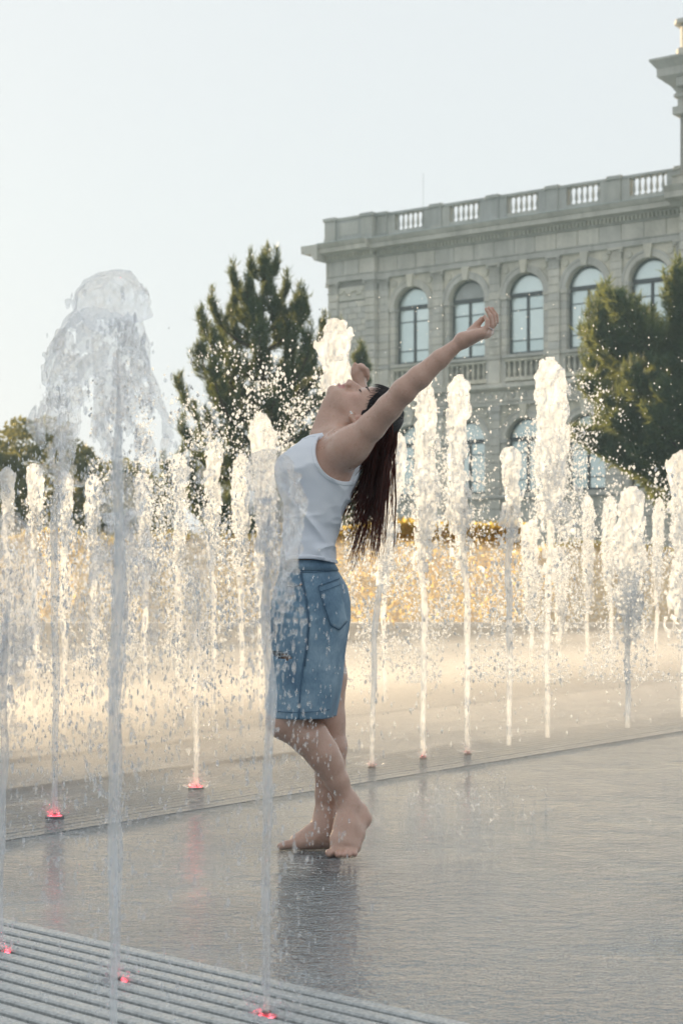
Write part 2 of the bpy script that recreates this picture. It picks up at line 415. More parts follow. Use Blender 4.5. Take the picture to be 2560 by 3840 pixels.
# levels
Z_SILL2, Z_IMP2, Z_ARCH, Z_FR, Z_DEN, Z_COR, Z_CTOP = 13.6, 16.92, 18.78, 19.15, 20.02, 20.42, 21.0
Z_STR0, Z_STR1 = 11.55, 11.98
Z_SILL1, Z_IMP1, Z_ARC1 = 5.85, 8.85, 10.75
NB = 5
core_y = .62
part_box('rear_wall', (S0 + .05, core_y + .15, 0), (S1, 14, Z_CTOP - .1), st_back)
for i in range(NB):
    a = i * BW; cx = a + JW + OW / 2; r = OW / 2
    for (zs, zi, zt) in ((Z_SILL2, Z_IMP2, Z_ARCH), (Z_SILL1, Z_IMP1, Z_ARC1)):
        up = zs > 10
        for (p, q) in ((a, a + JW), (a + 3.1 - JW, a + 3.1)):
            part_box('jamb_core', (p + .015, .02, zs - .3), (q - .015, core_y, zi - .01), st_back)
            courses(p, q, 0, .5, zs - .3, zi - .22, .43)
            block((p - .0, -.09, zi - .22), (q + (.06 if p == a else 0), .52, zi), st_trim, 'impost')
        spandrel(cx, zi, r, a, a + 3.1, zt, .0, .6, st_light)
        ring(cx, zi, r + .03, r + .36, -.085, .1, st, 'archivolt'); ring(cx, zi, r + .30, r + .42, -.125, .1, st_trim, 'archivolt_rim')
        mb = MB(); mb.prism([(cx - .15, zi + r - .05), (cx + .15, zi + r - .05), (cx + .25, zt + .0), (cx - .25, zt + .0)], -.24, .2); mb.build('keystone', st_light, bld)
        for sg in (-1, 1):                                   # round bosses in the spandrels
            mb = MB(); mb.lathe([(.22,0),(.22,.05),(.17,.085),(.15,.05),(.1,.05),(.06,.09),(.0,.1)], (0,0,0), 14)
            o = mb.build('roundel', st_light, bld, True); o.rotation_euler = (R(90), 0, 0); o.location = (cx + sg * 1.22, .0, zt - .42)
        window(cx, zs, zi, r, .36, up and i == 1)
        block((a + .1, -.14, zs - .2), (a + 3.0, .5, zs - .02), st_trim, 'sill')
    # balustrade panel under the upper window
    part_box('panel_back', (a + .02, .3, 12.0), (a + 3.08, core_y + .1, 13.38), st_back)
    block((a + .25, -.02, 13.22), (a + 2.85, .3, 13.36), st_light, 'panel_rail'); block((a + .25, -.02, 12.1), (a + 2.85, .3, 12.32), st_light, 'panel_plinth')
    for p, q in ((a, a + .3), (a + 2.8, a + 3.1)): block((p, -.0, 12.0), (q, .4, 13.36), st)
    for k in range(7): baluster(a + .48 + k * .357, .12, 12.32, .9, st_light, bld)
    # lower apron
    part_box('apron_core', (a + .01, .05, 0), (a + 3.09, core_y + .1, 5.6), st_back)
    courses(a, a + 3.1, .0, .4, 2.6, 5.5, .58, st, .03, 1.5)
# pilasters: both storeys, block by block, with carved capitals
def capital(s0, s1, y0, z0, z1):
    mb = MB(); w_ = s1 - s0
    mb.box((s0 + .03, y0 + .02, z0), (s1 - .03, y0 + .3, z1 - .12)); mb.box((s0 - .09, y0 - .12, z1 - .12), (s1 + .09, y0 + .3, z1))
    mb.box((s0 - .03, y0 - .03, z0 - .05), (s1 + .03, y0 + .3, z0 + .03))
    for rr_, zz_ in ((3, .12), (4, .34)):
        for k in range(rr_):                                  # leaves
            x = s0 + w_ * (k + .5) / rr_; z = z0 + zz_ * (z1 - z0) / .6 * 1.0
            mb.add([(x - .085, y0 + .02, z - .1), (x + .085, y0 + .02, z - .1), (x + .05, y0 - .05, z + .08), (x, y0 - .13, z + .12), (x - .05, y0 - .05, z + .08)], [(0,1,2,3,4)])
    for sg, x in ((-1, s0), (1, s1)):                         # volutes
        mb.lathe([(.0,-.05),(.11,-.05),(.13,0),(.11,.05),(.0,.05)], (x, y0 - .07, z1 - .22), 8)
    return mb.build('capital', st_dark if False else st_trim, bld)
def pilaster(s0, s1, y0):
    part_box('pilaster_core', (s0 + .03, y0 + .05, 0), (s1 - .03, core_y + .1, Z_ARCH), st_back)
    courses(s0, s1, y0, .5, 13.62, 18.08, .44); capital(s0, s1, y0, 18.12, Z_ARCH)
    block((s0 - .06, y0 - .07, 13.36), (s1 + .06, .5, 13.6), st_trim, 'pilaster_base')
    block((s0 - .03, y0 - .04, 12.0), (s1 + .03, .5, 13.34), st, 'pedestal')
    courses(s0, s1, y0, .5, 5.62, 10.4, .5); block((s0 - .07, y0 - .08, 10.4), (s1 + .07, .5, 10.73), st_trim, 'lower_capital')
    courses(s0 - .05, s1 + .05, y0 - .05, .5, 2.6, 5.5, .58)
for i in range(NB - 1): pilaster(i * BW + 3.1, i * BW + BW, -.16)
pilaster(-.70, 0, -.16); pilaster(4 * BW + 3.1, 4 * BW + 3.8, -.16)
# corner bay, standing proud
cy0 = -.42
for (p, q, yy) in ((-4.15, -3.42, cy0 - .1), (-1.42, -.72, cy0 - .1)):
    courses(p, q, yy, .5, 13.62, 18.08, .44); capital(p, q, yy, 18.12, Z_ARCH); block((p - .06, yy - .07, 13.36), (q + .06, .5, 13.6), st_trim, 'pilaster_base')
    courses(p, q, yy, .5, 5.62, 11.5, .5); courses(p, q, yy, .5, 0.05, 5.5, .58); block((p - .03, yy - .03, 12.0), (q + .03, .5, 13.34), st, 'pedestal')
part_box('corner_core', (-4.1, cy0 + .06, 0), (-.76, core_y + .1, Z_ARCH), st_back)
courses(-3.42, -1.42, cy0, .4, 13.6, 17.55, .36, st, .02, .75); courses(-3.42, -1.42, cy0, .4, 5.6, 11.5, .5, st, .02, .95); courses(-3.42, -1.42, cy0, .4, .05, 5.5, .58, st, .03, .95)
courses(-3.42, -1.42, cy0, .4, 12.0, 13.3, .65, st, .02, .95)
blkp = block((-3.38, cy0 - .03, 17.62), (-1.46, .4, 18.42), st_light, 'carved_panel')
mb = MB()
for k in range(9):
    x = -3.2 + k * .2; z = 18.02 + .13 * math.sin(k * 1.7)
    mb.lathe([(0,-.03),(.10,-.02),(.13,.02),(.07,.06),(0,.07)], (x, cy0 - .04, z), 7)
mb.build('carved_scroll', st_light, bld)
# entablature: swept mouldings, with the corner bay proud
def entab(s0, s1, dy):
    for nm, prof, mt in (
        ('architrave', [(-.18,Z_ARCH),(-.18,Z_FR-.08),(-.25,Z_FR-.05),(-.25,Z_FR),(.7,Z_FR),(.7,Z_ARCH)], st_trim),
        ('bed_mould', [(-.16,Z_DEN),(-.30,Z_DEN+.07),(-.30,Z_DEN+.10),(.7,Z_DEN+.10),(.7,Z_DEN)], st_trim),
        ('cornice', [(-.42,Z_COR-.06),(-.42,Z_COR),(-.98,Z_COR+.03),(-.98,Z_COR+.30),(-1.08,Z_COR+.34),(-1.2,Z_COR+.5),(-1.24,Z_CTOP-.04),(.7,Z_CTOP-.04),(.7,Z_COR-.06)], st_trim),
        ('flashing', [(-1.255,Z_CTOP-.036),(-1.255,Z_CTOP),(-.2,Z_CTOP+.09),(.7,Z_CTOP+.09),(.7,Z_CTOP-.036)], m_lead)):
        mb = MB(); mb.sweep([(y + dy, z) for y, z in prof], s0, s1); mb.build(nm, mt, bld)
    n = max(1, round((s1 - s0) / 1.32)); wd = (s1 - s0) / n
    for k in range(n): block((s0 + k*wd + .015, dy - .13 + random.uniform(0,.01), Z_FR + .004), (s0 + (k+1)*wd - .015, .6, Z_DEN - .004), st, 'frieze_block')
    mb = MB(); n = int((s1 - s0) / .235)
    for k in range(n):
        x = s0 + (k + .5) * (s1 - s0) / n; mb.box((x - .07, dy - .40, Z_DEN + .11), (x + .07, dy - .1, Z_COR - .065))
    tag(mb.build('dentil_course', st_light, bld), kind='stuff')
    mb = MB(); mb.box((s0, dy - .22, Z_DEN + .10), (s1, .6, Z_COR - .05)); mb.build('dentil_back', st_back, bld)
entab(-.72, S1, 0); entab(-4.15, -.72, cy0 + .02)
for (a, b_, dy) in ((-5.35, -4.15, cy0 + .02),):                # cornice return round the corner
    mb = MB(); mb.prism([(a, Z_CTOP - .04), (a + .04, Z_CTOP - .5), (a + .2, Z_COR + .3), (a + .2, Z_COR + .04), (b_ - .45, Z_COR), (b_ - .2, Z_DEN), (b_ + .01, Z_DEN), (b_ + .01, Z_CTOP - .04)], dy - 1.23, 13); mb.build('cornice_return', st_trim, bld)
    mb = MB(); mb.box((b_ - .12, dy - .13, Z_ARCH), (b_, 13, Z_DEN - .01)); mb.build('frieze_return', st, bld)
# string course between the storeys and plinth courses
for nm, prof, mt in (('string_course', [(-.12,Z_STR0),(-.42,Z_STR0+.12),(-.5,Z_STR0+.16),(-.5,Z_STR1-.06),(-.3,Z_STR1),(.6,Z_STR1),(.6,Z_STR0)], st_trim),
                     ('lower_architrave', [(-.2,Z_ARC1),(-.2,Z_ARC1+.2),(-.26,Z_ARC1+.22),(-.26,Z_ARC1+.3),(.6,Z_ARC1+.3),(.6,Z_ARC1)], st_trim),
                     ('sill_course', [(-.1,5.5),(-.28,5.54),(-.28,5.62),(-.1,5.7),(.6,5.7),(.6,5.5)], st_trim),
                     ('plinth_course', [(-.2,2.2),(-.4,2.25),(-.4,2.5),(-.2,2.6),(.6,2.6),(.6,2.2)], st_trim),
                     ('plinth', [(-.36,0),(-.36,2.2),(.6,2.2),(.6,0)], st_dark)):
    mb = MB(); mb.sweep(prof, -.72, S1); mb.build(nm, mt, bld)
mb = MB(); mb.sweep([(y + cy0 - .08, z) for y, z in [(-.06,Z_STR0),(-.42,Z_STR0+.12),(-.5,Z_STR0+.16),(-.5,Z_STR1-.06),(-.3,Z_STR1),(.9,Z_STR1),(.9,Z_STR0)]], -4.4, -.724); mb.build('string_course', st_trim, bld)
wd = 19.17 / 26                                                # frieze with small rosettes under the string course
for k in range(26): block((-.72 + k*wd + .01, -.12, Z_ARC1 + .31), (-.72 + (k+1)*wd - .01, .5, Z_STR0 - .01), st, 'frieze_block')
for k in range(26):
    mb = MB(); mb.lathe([(.16,0),(.13,.05),(.05,.03),(0,.06)], (0,0,0), 10); 
    if k == 0: ros = mb.build('rosette', st_trim, bld, True); o = ros
    else: o = ros.copy(); COL.objects.link(o)
    o.rotation_euler = (R(90),0,0); o.location = (-.72 + (k+.5)*wd, -.125, Z_ARC1 + .56)
# roof balustrade
BZ = Z_CTOP + .09
def roof_pier(s0, s1, y0=-.32, h=1.5, cap=True):
    block((s0, y0, BZ), (s1, .25, BZ + h - .17), st_dark, 'balustrade_pier'); block((s0 - .02, y0 - .05, BZ), (s1 + .02, .28, BZ + .3), st_dark, 'pier_base')
    block((s0 - .07, y0 - .09, BZ + h - .17), (s1 + .07, .3, BZ + h + .03), st_dark, 'pier_cap')
for i in range(NB):
    a = i * BW
    p0 = a - .72
    roof_pier(p0, p0 + .72)
    block((p0 - .55, -.22, BZ), (p0, .2, BZ + 1.32), st_dark, 'balustrade_pier') if i else None
    block((p0 + .72, -.22, BZ), (p0 + 1.22, .2, BZ + 1.32), st_dark, 'balustrade_pier')
    e0, e1 = p0 + 1.22, p0 + BW - .55
    for k in range(3):
        block((e0 + .08 + k*(e1-e0)/3, -.2, BZ), (e0 + .22 + k*(e1-e0)/3, .18, BZ + .14), st_dark, 'support_block')
    block((e0, -.2, BZ + .14), (e1, .18, BZ + .36), st_dark, 'balustrade_plinth')
    block((p0 + .72, -.26, BZ + 1.32), (p0 + BW, .22, BZ + 1.47), st_dark, 'balustrade_rail')
    for k in range(6): baluster(e0 + (k + .5) * (e1 - e0) / 6, -.02, BZ + .36, .97, st_dark, bld)
roof_pier(S1 - .72, S1); block((S1 - 1.27, -.22, BZ), (S1 - .72, .2, BZ + 1.32), st_dark, 'balustrade_pier')
roof_pier(-1.55, -.74, cy0 - .32); roof_pier(-4.25, -3.45, cy0 - .32)
block((-3.45, cy0 - .2, BZ), (-1.55, .1, BZ + 1.33), st_dark, 'parapet_panel'); block((-3.48, cy0 - .26, BZ + 1.33), (-1.5, .16, BZ + 1.48), st_dark, 'balustrade_rail')
block((-3.2, cy0 - .23, BZ + .4), (-1.8, cy0 - .1, BZ + 1.15), st_dark, 'parapet_relief')
block((-4.2, -.5, BZ), (-3.9, 12, BZ + 1.4), st_dark, 'side_parapet')
# central pavilion at the right edge of the picture
T0 = S1 - .15; ty = -1.1
part_box('pavilion_wall', (T0 + .05, ty + .05, 0), (T0 + 9, 12, 27.0), st_back)
courses(T0, T0 + 1.3, ty, 1.0, .2, 21.0, .5, st); courses(T0 + 1.3, T0 + 3.2, ty + .15, 1.0, .2, 21.0, .5, st, .02, .95)
courses(T0 + .1, T0 + 1.3, ty + .06, 1.0, 21.9, 25.0, .5, st); courses(T0 + 1.3, T0 + 3.2, ty + .2, 1.0, 21.9, 25.0, .5, st, .02, .95)
for nm, prof, mt in (
    ('pavilion_cornice', [(-.15,20.3),(-.5,20.5),(-1.0,20.6),(-1.0,20.9),(-1.2,21.2),(-.2,21.3),(.5,21.3),(.5,20.3)], st_trim),
    ('pavilion_band', [(-.1,21.3),(-.1,21.85),(-.2,21.9),(.5,21.9),(.5,21.3)], st_trim)):
    mb = MB(); mb.sweep([(y + ty, z) for y, z in prof], T0 - .35, T0 + 9); mb.build(nm, mt, bld)
mb = MB()
prof = [(-.1,25.0),(-.25,25.05),(-.25,25.45),(-.05,25.5),(-.05,25.9),(-.2,25.95),(-.2,26.1),(-.1,26.2),(-.3,26.5),(-.85,26.95),(-.85,27.35),(-1.15,27.75),(-1.15,27.85),(.5,28.0),(.5,25.0)]
for (off, x0) in ((0, T0),):
    pl = [(T0 + y + .02, z) for y, z in prof[:-2]] + [(T0 + 8, 27.9), (T0 + 8, 25.0)]
    n_ = len(pl); v = []; 
    for (x, z), (y, _) in zip(pl, prof): v.append((x, ty + y, z))       # mitred corner
    mbv = []
    P1 = [(T0 + min(y, .5), ty + min(y, .5), z) for y, z in prof]
    P2 = [(T0 + 9, ty + min(y, .5), z) for y, z in prof]
    P0 = [(T0 + min(y, .5), 12, z) for y, z in prof]
    k = len(prof); mb.add(P0 + P1 + P2, [(i, (i+1)%k, k+(i+1)%k, k+i) for i in range(k)] + [(k+i, k+(i+1)%k, 2*k+(i+1)%k, 2*k+i) for i in range(k)])
mb.build('tower_cornice', st_trim, bld)
for k in range(3): block((T0 + .15 + k * 1.5, ty - .7, 26.35), (T0 + .6 + k * 1.5, ty + .1, 26.8), st_trim, 'bracket')
block((T0 - .25, ty - .15, 27.95), (T0 + 9, 10, 28.5), st_trim, 'attic_base'); block((T0 - .08, ty + .0, 28.5), (T0 + 9, 10, 29.75), st, 'attic_block')
block((T0 - .3, ty - .25, 29.75), (T0 + 9, 10, 29.98), st_trim, 'attic_cap')
COL.objects.unlink(_u); bpy.data.objects.remove(_u)
# antenna on the roof, and a distant pole beside the pine
mb = MB(); mb.tube([(-1.6, 6, BZ), (-1.6, 6, BZ + 5.2)], .014, 6)
mb.build('roof_antenna', plain('antenna_metal', (.5,.52,.53), .4, .6), bld)
mb = MB(); p = at(802, 1218, 62); mb.tube([(p.x, p.y, 0), (p.x, p.y, .6), (p.x, p.y, p.z)], [.16, .10, .085], 10); mb.lathe([(.2,0),(.2,.08),(.12,.12)], (p.x, p.y, 0), 10)
tag(mb.build('tall_pole', plain('pole_grey', (.45,.48,.5), .5, .3)), 'slim grey pole rising beside the left pine tree', 'pole')
# ================================================================== air
hz = MB(); hz.box((-120, -12, -1.2), (90, 150, 33.5)); HAZE = hz.build('haze'); tag(HAZE, 'pale sunlit haze and fine spray hanging over the square', 'haze', kind='stuff')
m_h = bpy.data.materials.new('haze_air'); m_h.use_nodes = True; nt = m_h.node_tree; nt.nodes.clear()
o_ = N(nt, 'ShaderNodeOutputMaterial'); pv = N(nt, 'ShaderNodeVolumePrincipled')
pv.inputs['Color'].default_value = (.60, .85, 1, 1); pv.inputs['Density'].default_value = .0011; pv.inputs['Anisotropy'].default_value = .15
nt.links.new(pv.outputs[0], o_.inputs['Volume']); HAZE.data.materials.append(m_h)

# ================================================================== trees and hedge
def leaf_mat(name, dark, light, trans, tw=.45):
    m = bpy.data.materials.new(name); m.use_nodes = True; nt = m.node_tree; nt.nodes.clear()
    o = N(nt, 'ShaderNodeOutputMaterial'); p = N(nt, 'ShaderNodeBsdfPrincipled'); t = N(nt, 'ShaderNodeBsdfTranslucent'); mx = N(nt, 'ShaderNodeMixShader')
    geo = N(nt, 'ShaderNodeNewGeometry')
    c = ramp(nt, noise(nt, 1.1, 3, geo.outputs['Position']), [(.3, dark), (.7, light)])
    nt.links.new(c, p.inputs['Base Color']); p.inputs['Roughness'].default_value = .5; p.inputs['Specular IOR Level'].default_value = .3
    t.inputs[0].default_value = tuple(trans) + (1,); mx.inputs[0].default_value = tw
    nt.links.new(p.outputs[0], mx.inputs[1]); nt.links.new(t.outputs[0], mx.inputs[2]); nt.links.new(mx.outputs[0], o.inputs[0])
    return m
m_needle = leaf_mat('pine_needles', (.028,.062,.05), (.06,.11,.065), (.26,.27,.06), .36)
m_needle2 = leaf_mat('mountain_pine_needles', (.04,.09,.07), (.085,.15,.09), (.32,.33,.08), .38)
m_hedge = leaf_mat('hedge_leaves', (.06,.07,.025), (.15,.14,.04), (.95,.72,.20), .68)
m_olive = leaf_mat('far_tree_leaves', (.06,.075,.04), (.12,.13,.06), (.35,.32,.1), .4)
m_bark = plain('pine_bark', (.09,.065,.05), .9, 0, .2, 14, .4)
def tufts_mesh(name, pts, dirs, L, wd, nn, mat, parent, spread=.9, rng=RNG):
    """needle tufts: nn thin blades round each twig direction"""
    pts = np.asarray(pts); dirs = np.asarray(dirs); n = len(pts)
    rd = rng.normal(size=(n, nn, 3)); d = dirs[:, None, :] * 1.0 + rd * spread * .6
    d /= np.linalg.norm(d, axis=2, keepdims=True)
    LL = L * rng.uniform(.6, 1.15, (n, nn, 1))
    side = np.cross(d, rng.normal(size=(n, nn, 3))); side /= np.linalg.norm(side, axis=2, keepdims=True) + 1e-9
    base = pts[:, None, :] + rng.normal(size=(n, nn, 3)) * L * .18
    a = base - side * wd; b_ = base + side * wd; c_ = base + d * LL
    V = np.stack([a, b_, c_], 2).reshape(-1, 3); F = np.arange(len(V)).reshape(-1, 3)
    return np_mesh(name, V, F, mat, parent, False)
def pine(name, base, H, prof, seed, label, mat, L=.26, n_whorl=13, per=6, t0=.18, up=.9, tr=.16, lean=0.0, nn=16, wd=.016, dens=1.0, group=None, spread=.9, shoot=3):
    """conifer: tapered trunk, whorled limbs that sweep upward, needle tufts on every twig. prof(t)->limb length"""
    rs = random.Random(seed); rng = np.random.default_rng(seed)
    root = empty(name, base); tag(root, label, 'tree', group)
    tk = MB(); ctr = lambda t: Vector((lean * t * t * H, .1 * math.sin(3 * t), H * t))
    tk.tube([ctr(k / 12) for k in range(13)], [tr * (1 - .93 * k / 12) + .012 for k in range(13)], 8); tk.build('trunk', m_bark, root, True)
    lm = MB(); P = []; Dn = []
    for i in range(n_whorl):
        t = t0 + (1 - t0) * (i + rs.uniform(-.25, .25)) / n_whorl; t = min(max(t, .05), .985)
        k = per if t < .85 else max(3, per - 2); a0 = rs.uniform(0, 6.28)
        for j in range(k):
            az = a0 + j * 6.283 / k + rs.uniform(-.3, .3); Lb = prof(t) * rs.uniform(.62, 1.12)
            if Lb < .1: continue
            p0 = ctr(t); pts = []; el0 = -.05 + .55 * t; 
            for q in range(8):
                s = q / 7; el = el0 + up * s * s
                if q == 0: pts.append(p0)
                else: pts.append(pts[-1] + Vector((math.cos(az) * math.cos(el), math.sin(az) * math.cos(el), math.sin(el))) * Lb / 7)
            lm.tube(pts, [(.045 * Lb / 2 + .01) * (1 - .85 * q / 7) for q in range(8)], 5, False)
            for q in range(2, 8):
                tdir = (pts[q] - pts[q - 1]).normalized()
                nt_ = int((4 + 3 * q / 7) * dens * (0.5 + Lb / 2.5)) + 1
                for _ in range(nt_):                                         # side twigs that turn up at the end
                    s = rs.random(); b0 = pts[q - 1].lerp(pts[q], s)
                    l2 = Lb * rs.uniform(.12, .36) * (1.15 - q / 9)
                    sd_ = Vector((-math.sin(az), math.cos(az), 0)) * rs.choice((-1, 1)) * rs.uniform(.3, 1)
                    dr = (tdir * rs.uniform(.4, 1) + sd_ + Vector((0, 0, rs.uniform(-.1, .9)))).normalized()
                    b1 = b0 + dr * l2; b2 = b1 + (dr * .5 + Vector((0, 0, 1))).normalized() * l2 * .45
                    m = max(2, int(l2 / (L * .42)))
                    for z in range(m): P.append(b0.lerp(b1, (z + .5) / m)); Dn.append(dr)
                    P.append(b1.lerp(b2, .5)); Dn.append((dr * .4 + Vector((0,0,1))).normalized()); P.append(b2); Dn.append(Vector((0,0,1)))
            for z in range(shoot): P.append(pts[-1] + Vector((0, 0, z * L * .5))); Dn.append(Vector((0, 0, 1)))
    for z in range(10): P.append(ctr(1) - Vector((0, 0, z * L * .4))); Dn.append(Vector((rs.uniform(-.4,.4), rs.uniform(-.4,.4), 1)))
    lm.build('limb', m_bark, root, True)
    tufts_mesh('crown', [tuple(p) for p in P], [tuple(d) for d in Dn], L, wd, nn, mat, root, spread, rng)
    return root
p = at(985, 2200, 48)
pine('pine_tree', (p.x, 48, 0), 9.95, lambda t: 4.9 * (1 - t) ** .75 * (1.0 if t > .4 else .8) + .14, 5, 'tall spiky pine tree left of the museum, behind the splash', m_needle, L=.25, n_whorl=12, per=6, t0=.2, up=1.0, dens=.17, nn=17, wd=.017, group='pines in front of the museum', spread=.6, shoot=4)
p = at(2690, 2200, 55)
pine('pine_tree', (p.x, 55, 0), 8.0, lambda t: 4.75 * max(0, 1 - ((t - .72) / .42) ** 2) ** .5 + .25, 9, 'broad dark green pine with sunlit top at the right edge', m_needle2, L=.34, n_whorl=11, per=9, t0=.36, up=.38, tr=.2, dens=.75, nn=16, wd=.026, group='pines in front of the museum')
p = at(1352, 2200, 60)
pine('pine_tree', (p.x, 60, 0), 9.3, lambda t: .9 * (1 - t) ** .6 + .1, 21, 'slim young pine tip showing behind her face and hand', m_needle, L=.26, n_whorl=12, per=5, t0=.25, up=1.0, dens=.5, nn=14, wd=.018, group='pines in front of the museum')
p = at(-330, 2200, 46)
pine('pine_tree', (p.x, 46, 0), 9.2, lambda t: 2.75 * (1 - t) ** .45 + .15, 33, 'pine with bare branch tips reaching in at the left edge', m_needle, L=.27, n_whorl=9, per=7, t0=.25, up=.9, dens=.35, nn=13, wd=.018, group='pines in front of the museum')

def leaf_cloud(name, c, rad, n, size, mat, parent, seed, flat=.25, kind=None):
    rng = np.random.default_rng(seed); q = rng.normal(size=(n, 3)); q /= np.linalg.norm(q, axis=1, keepdims=True)
    q *= rng.uniform(.45, 1.0, (n, 1)) ** .5; q += .16 * np.stack([vnoise(q * 3 + s, seed + 5) for s in (0, 9, 21)], 1)
    p = np.asarray(c) + q * np.asarray(rad)
    a = rng.normal(size=(n, 3)); a /= np.linalg.norm(a, axis=1, keepdims=True); b_ = np.cross(a, rng.normal(size=(n, 3))); b_ /= np.linalg.norm(b_, axis=1, keepdims=True)
    s = size * rng.uniform(.6, 1.3, (n, 1))
    V = np.stack([p - a*s, p + b_*s*.45, p + a*s, p - b_*s*.45], 1).reshape(-1, 3)
    return np_mesh(name, V, np.arange(len(V)).reshape(-1, 4), mat, parent, False)
# far leafy trees low at the left
for i, (px, py, D, rx, rz, lb) in enumerate(((150, 1790, 70, 2.6, 2.3, 'olive green leafy tree low at the left, behind the fountain'),
                                   (-40, 1850, 66, 1.8, 1.9, 'small leafy tree cut by the left picture edge'),
                                   (420, 1900, 74, 2.8, 2.0, 'rounded dark shrub tree seen through the tall left jet'))):
    p = at(px, py, D); root = empty('leafy_tree', (p.x, D, 0)); tag(root, lb, 'tree', 'leafy trees far behind the left jets')
    mb = MB(); mb.tube([(0,0,0),(.1,0,p.z*.4),(.05,0,p.z)], [.16,.12,.05], 7); mb.build('trunk', m_bark, root, True)
    leaf_cloud('crown', (0, 0, p.z), (rx, rx, rz), 5200, .16, m_olive, root, 40 + i)
# large unseen tree, added on the left to shade the front of the square
root = empty('leafy_tree', (-10.75, 17.6, 0)); tag(root, 'large unseen tree added left of the picture to shade the square', 'tree')
mb = MB(); mb.tube([(0,0,0),(.1,0,2.2),(-.05,.1,4.2),(0,0,6.5)], [.3,.24,.18,.08], 9)
for k in range(7): mb.tube([(0,0,3.6 + k*.3),(math.cos(k*2.1)*1.0,math.sin(k*2.1)*1.0,4.8 + k*.25),(math.cos(k*2.1)*1.7,math.sin(k*2.1)*1.7,6.0 + k*.2)], [.1,.06,.02], 6)
mb.build('trunk', m_bark, root, True)
leaf_cloud('crown', (.3, 0, 6.2), (2.9, 2.9, 2.9), 36000, .15, m_olive, root, 60)
# clipped hedge: a core of stems and a dense shell of leaves
def hedge(name, x0, x1, y, h, dep, label, n, mat, seed, group):
    rng = np.random.default_rng(seed); root = empty(name, ((x0 + x1) / 2, y, 0)); tag(root, label, 'hedge', group); W = (x1 - x0) / 2
    mb = MB()
    for k in range(int(W * 2 / .5)):
        x = -W + .25 + k * .5 + rng.uniform(-.1, .1); mb.tube([(x, 0, 0), (x + rng.uniform(-.2,.2), 0, h * .5), (x + rng.uniform(-.3,.3), rng.uniform(-.2,.2), h * .9)], [.03,.022,.01], 5)
    mb.build('stems', m_bark, root)
    q = rng.uniform(-1, 1, (n, 3)); face = rng.random(n); 
    q[:, 1] = np.where(face < .55, -1 + np.abs(rng.normal(size=n)) * .25, q[:, 1]); q[:, 2] = np.where((face > .55) & (face < .85), 1 - np.abs(rng.normal(size=n)) * .12, q[:, 2])
    p = q * np.array([W, dep / 2, h / 2]) + np.array([0, 0, h / 2]); p += rng.normal(size=p.shape) * .045
    p[:, 2] += .14 * vnoise(np.stack([p[:, 0] * .9, p[:, 1], p[:, 0] * 0], 1), seed) * (p[:, 2] / h); p[:, 2] = np.abs(p[:, 2]) + .01
    a = rng.normal(size=(n, 3)); a /= np.linalg.norm(a, axis=1, keepdims=True); b_ = np.cross(a, rng.normal(size=(n, 3))); b_ /= np.linalg.norm(b_, axis=1, keepdims=True)
    s = .06 * rng.uniform(.6, 1.4, (n, 1)); V = np.stack([p - a*s, p + b_*s*.5, p + a*s, p - b_*s*.5], 1).reshape(-1, 3)
    np_mesh('foliage', V, np.arange(len(V)).reshape(-1, 4), mat, root, False)
    return root
g_ = 'hedges behind the kerb wall'
hedge('hedge', -9.5, -1.5, 33.0, 1.75, .7, 'golden backlit hedge behind the jets on the left', 17000, m_hedge, 3, g_)
hedge('hedge', -1.5, 3.6, 33.0, 1.95, .7, 'green and gold hedge behind the woman, below the museum', 13500, m_hedge, 4, g_)
hedge('hedge', 3.7, 8.6, 35.0, 1.55, .7, 'lower brownish hedge behind the jets on the right', 10000, m_hedge, 6, g_)
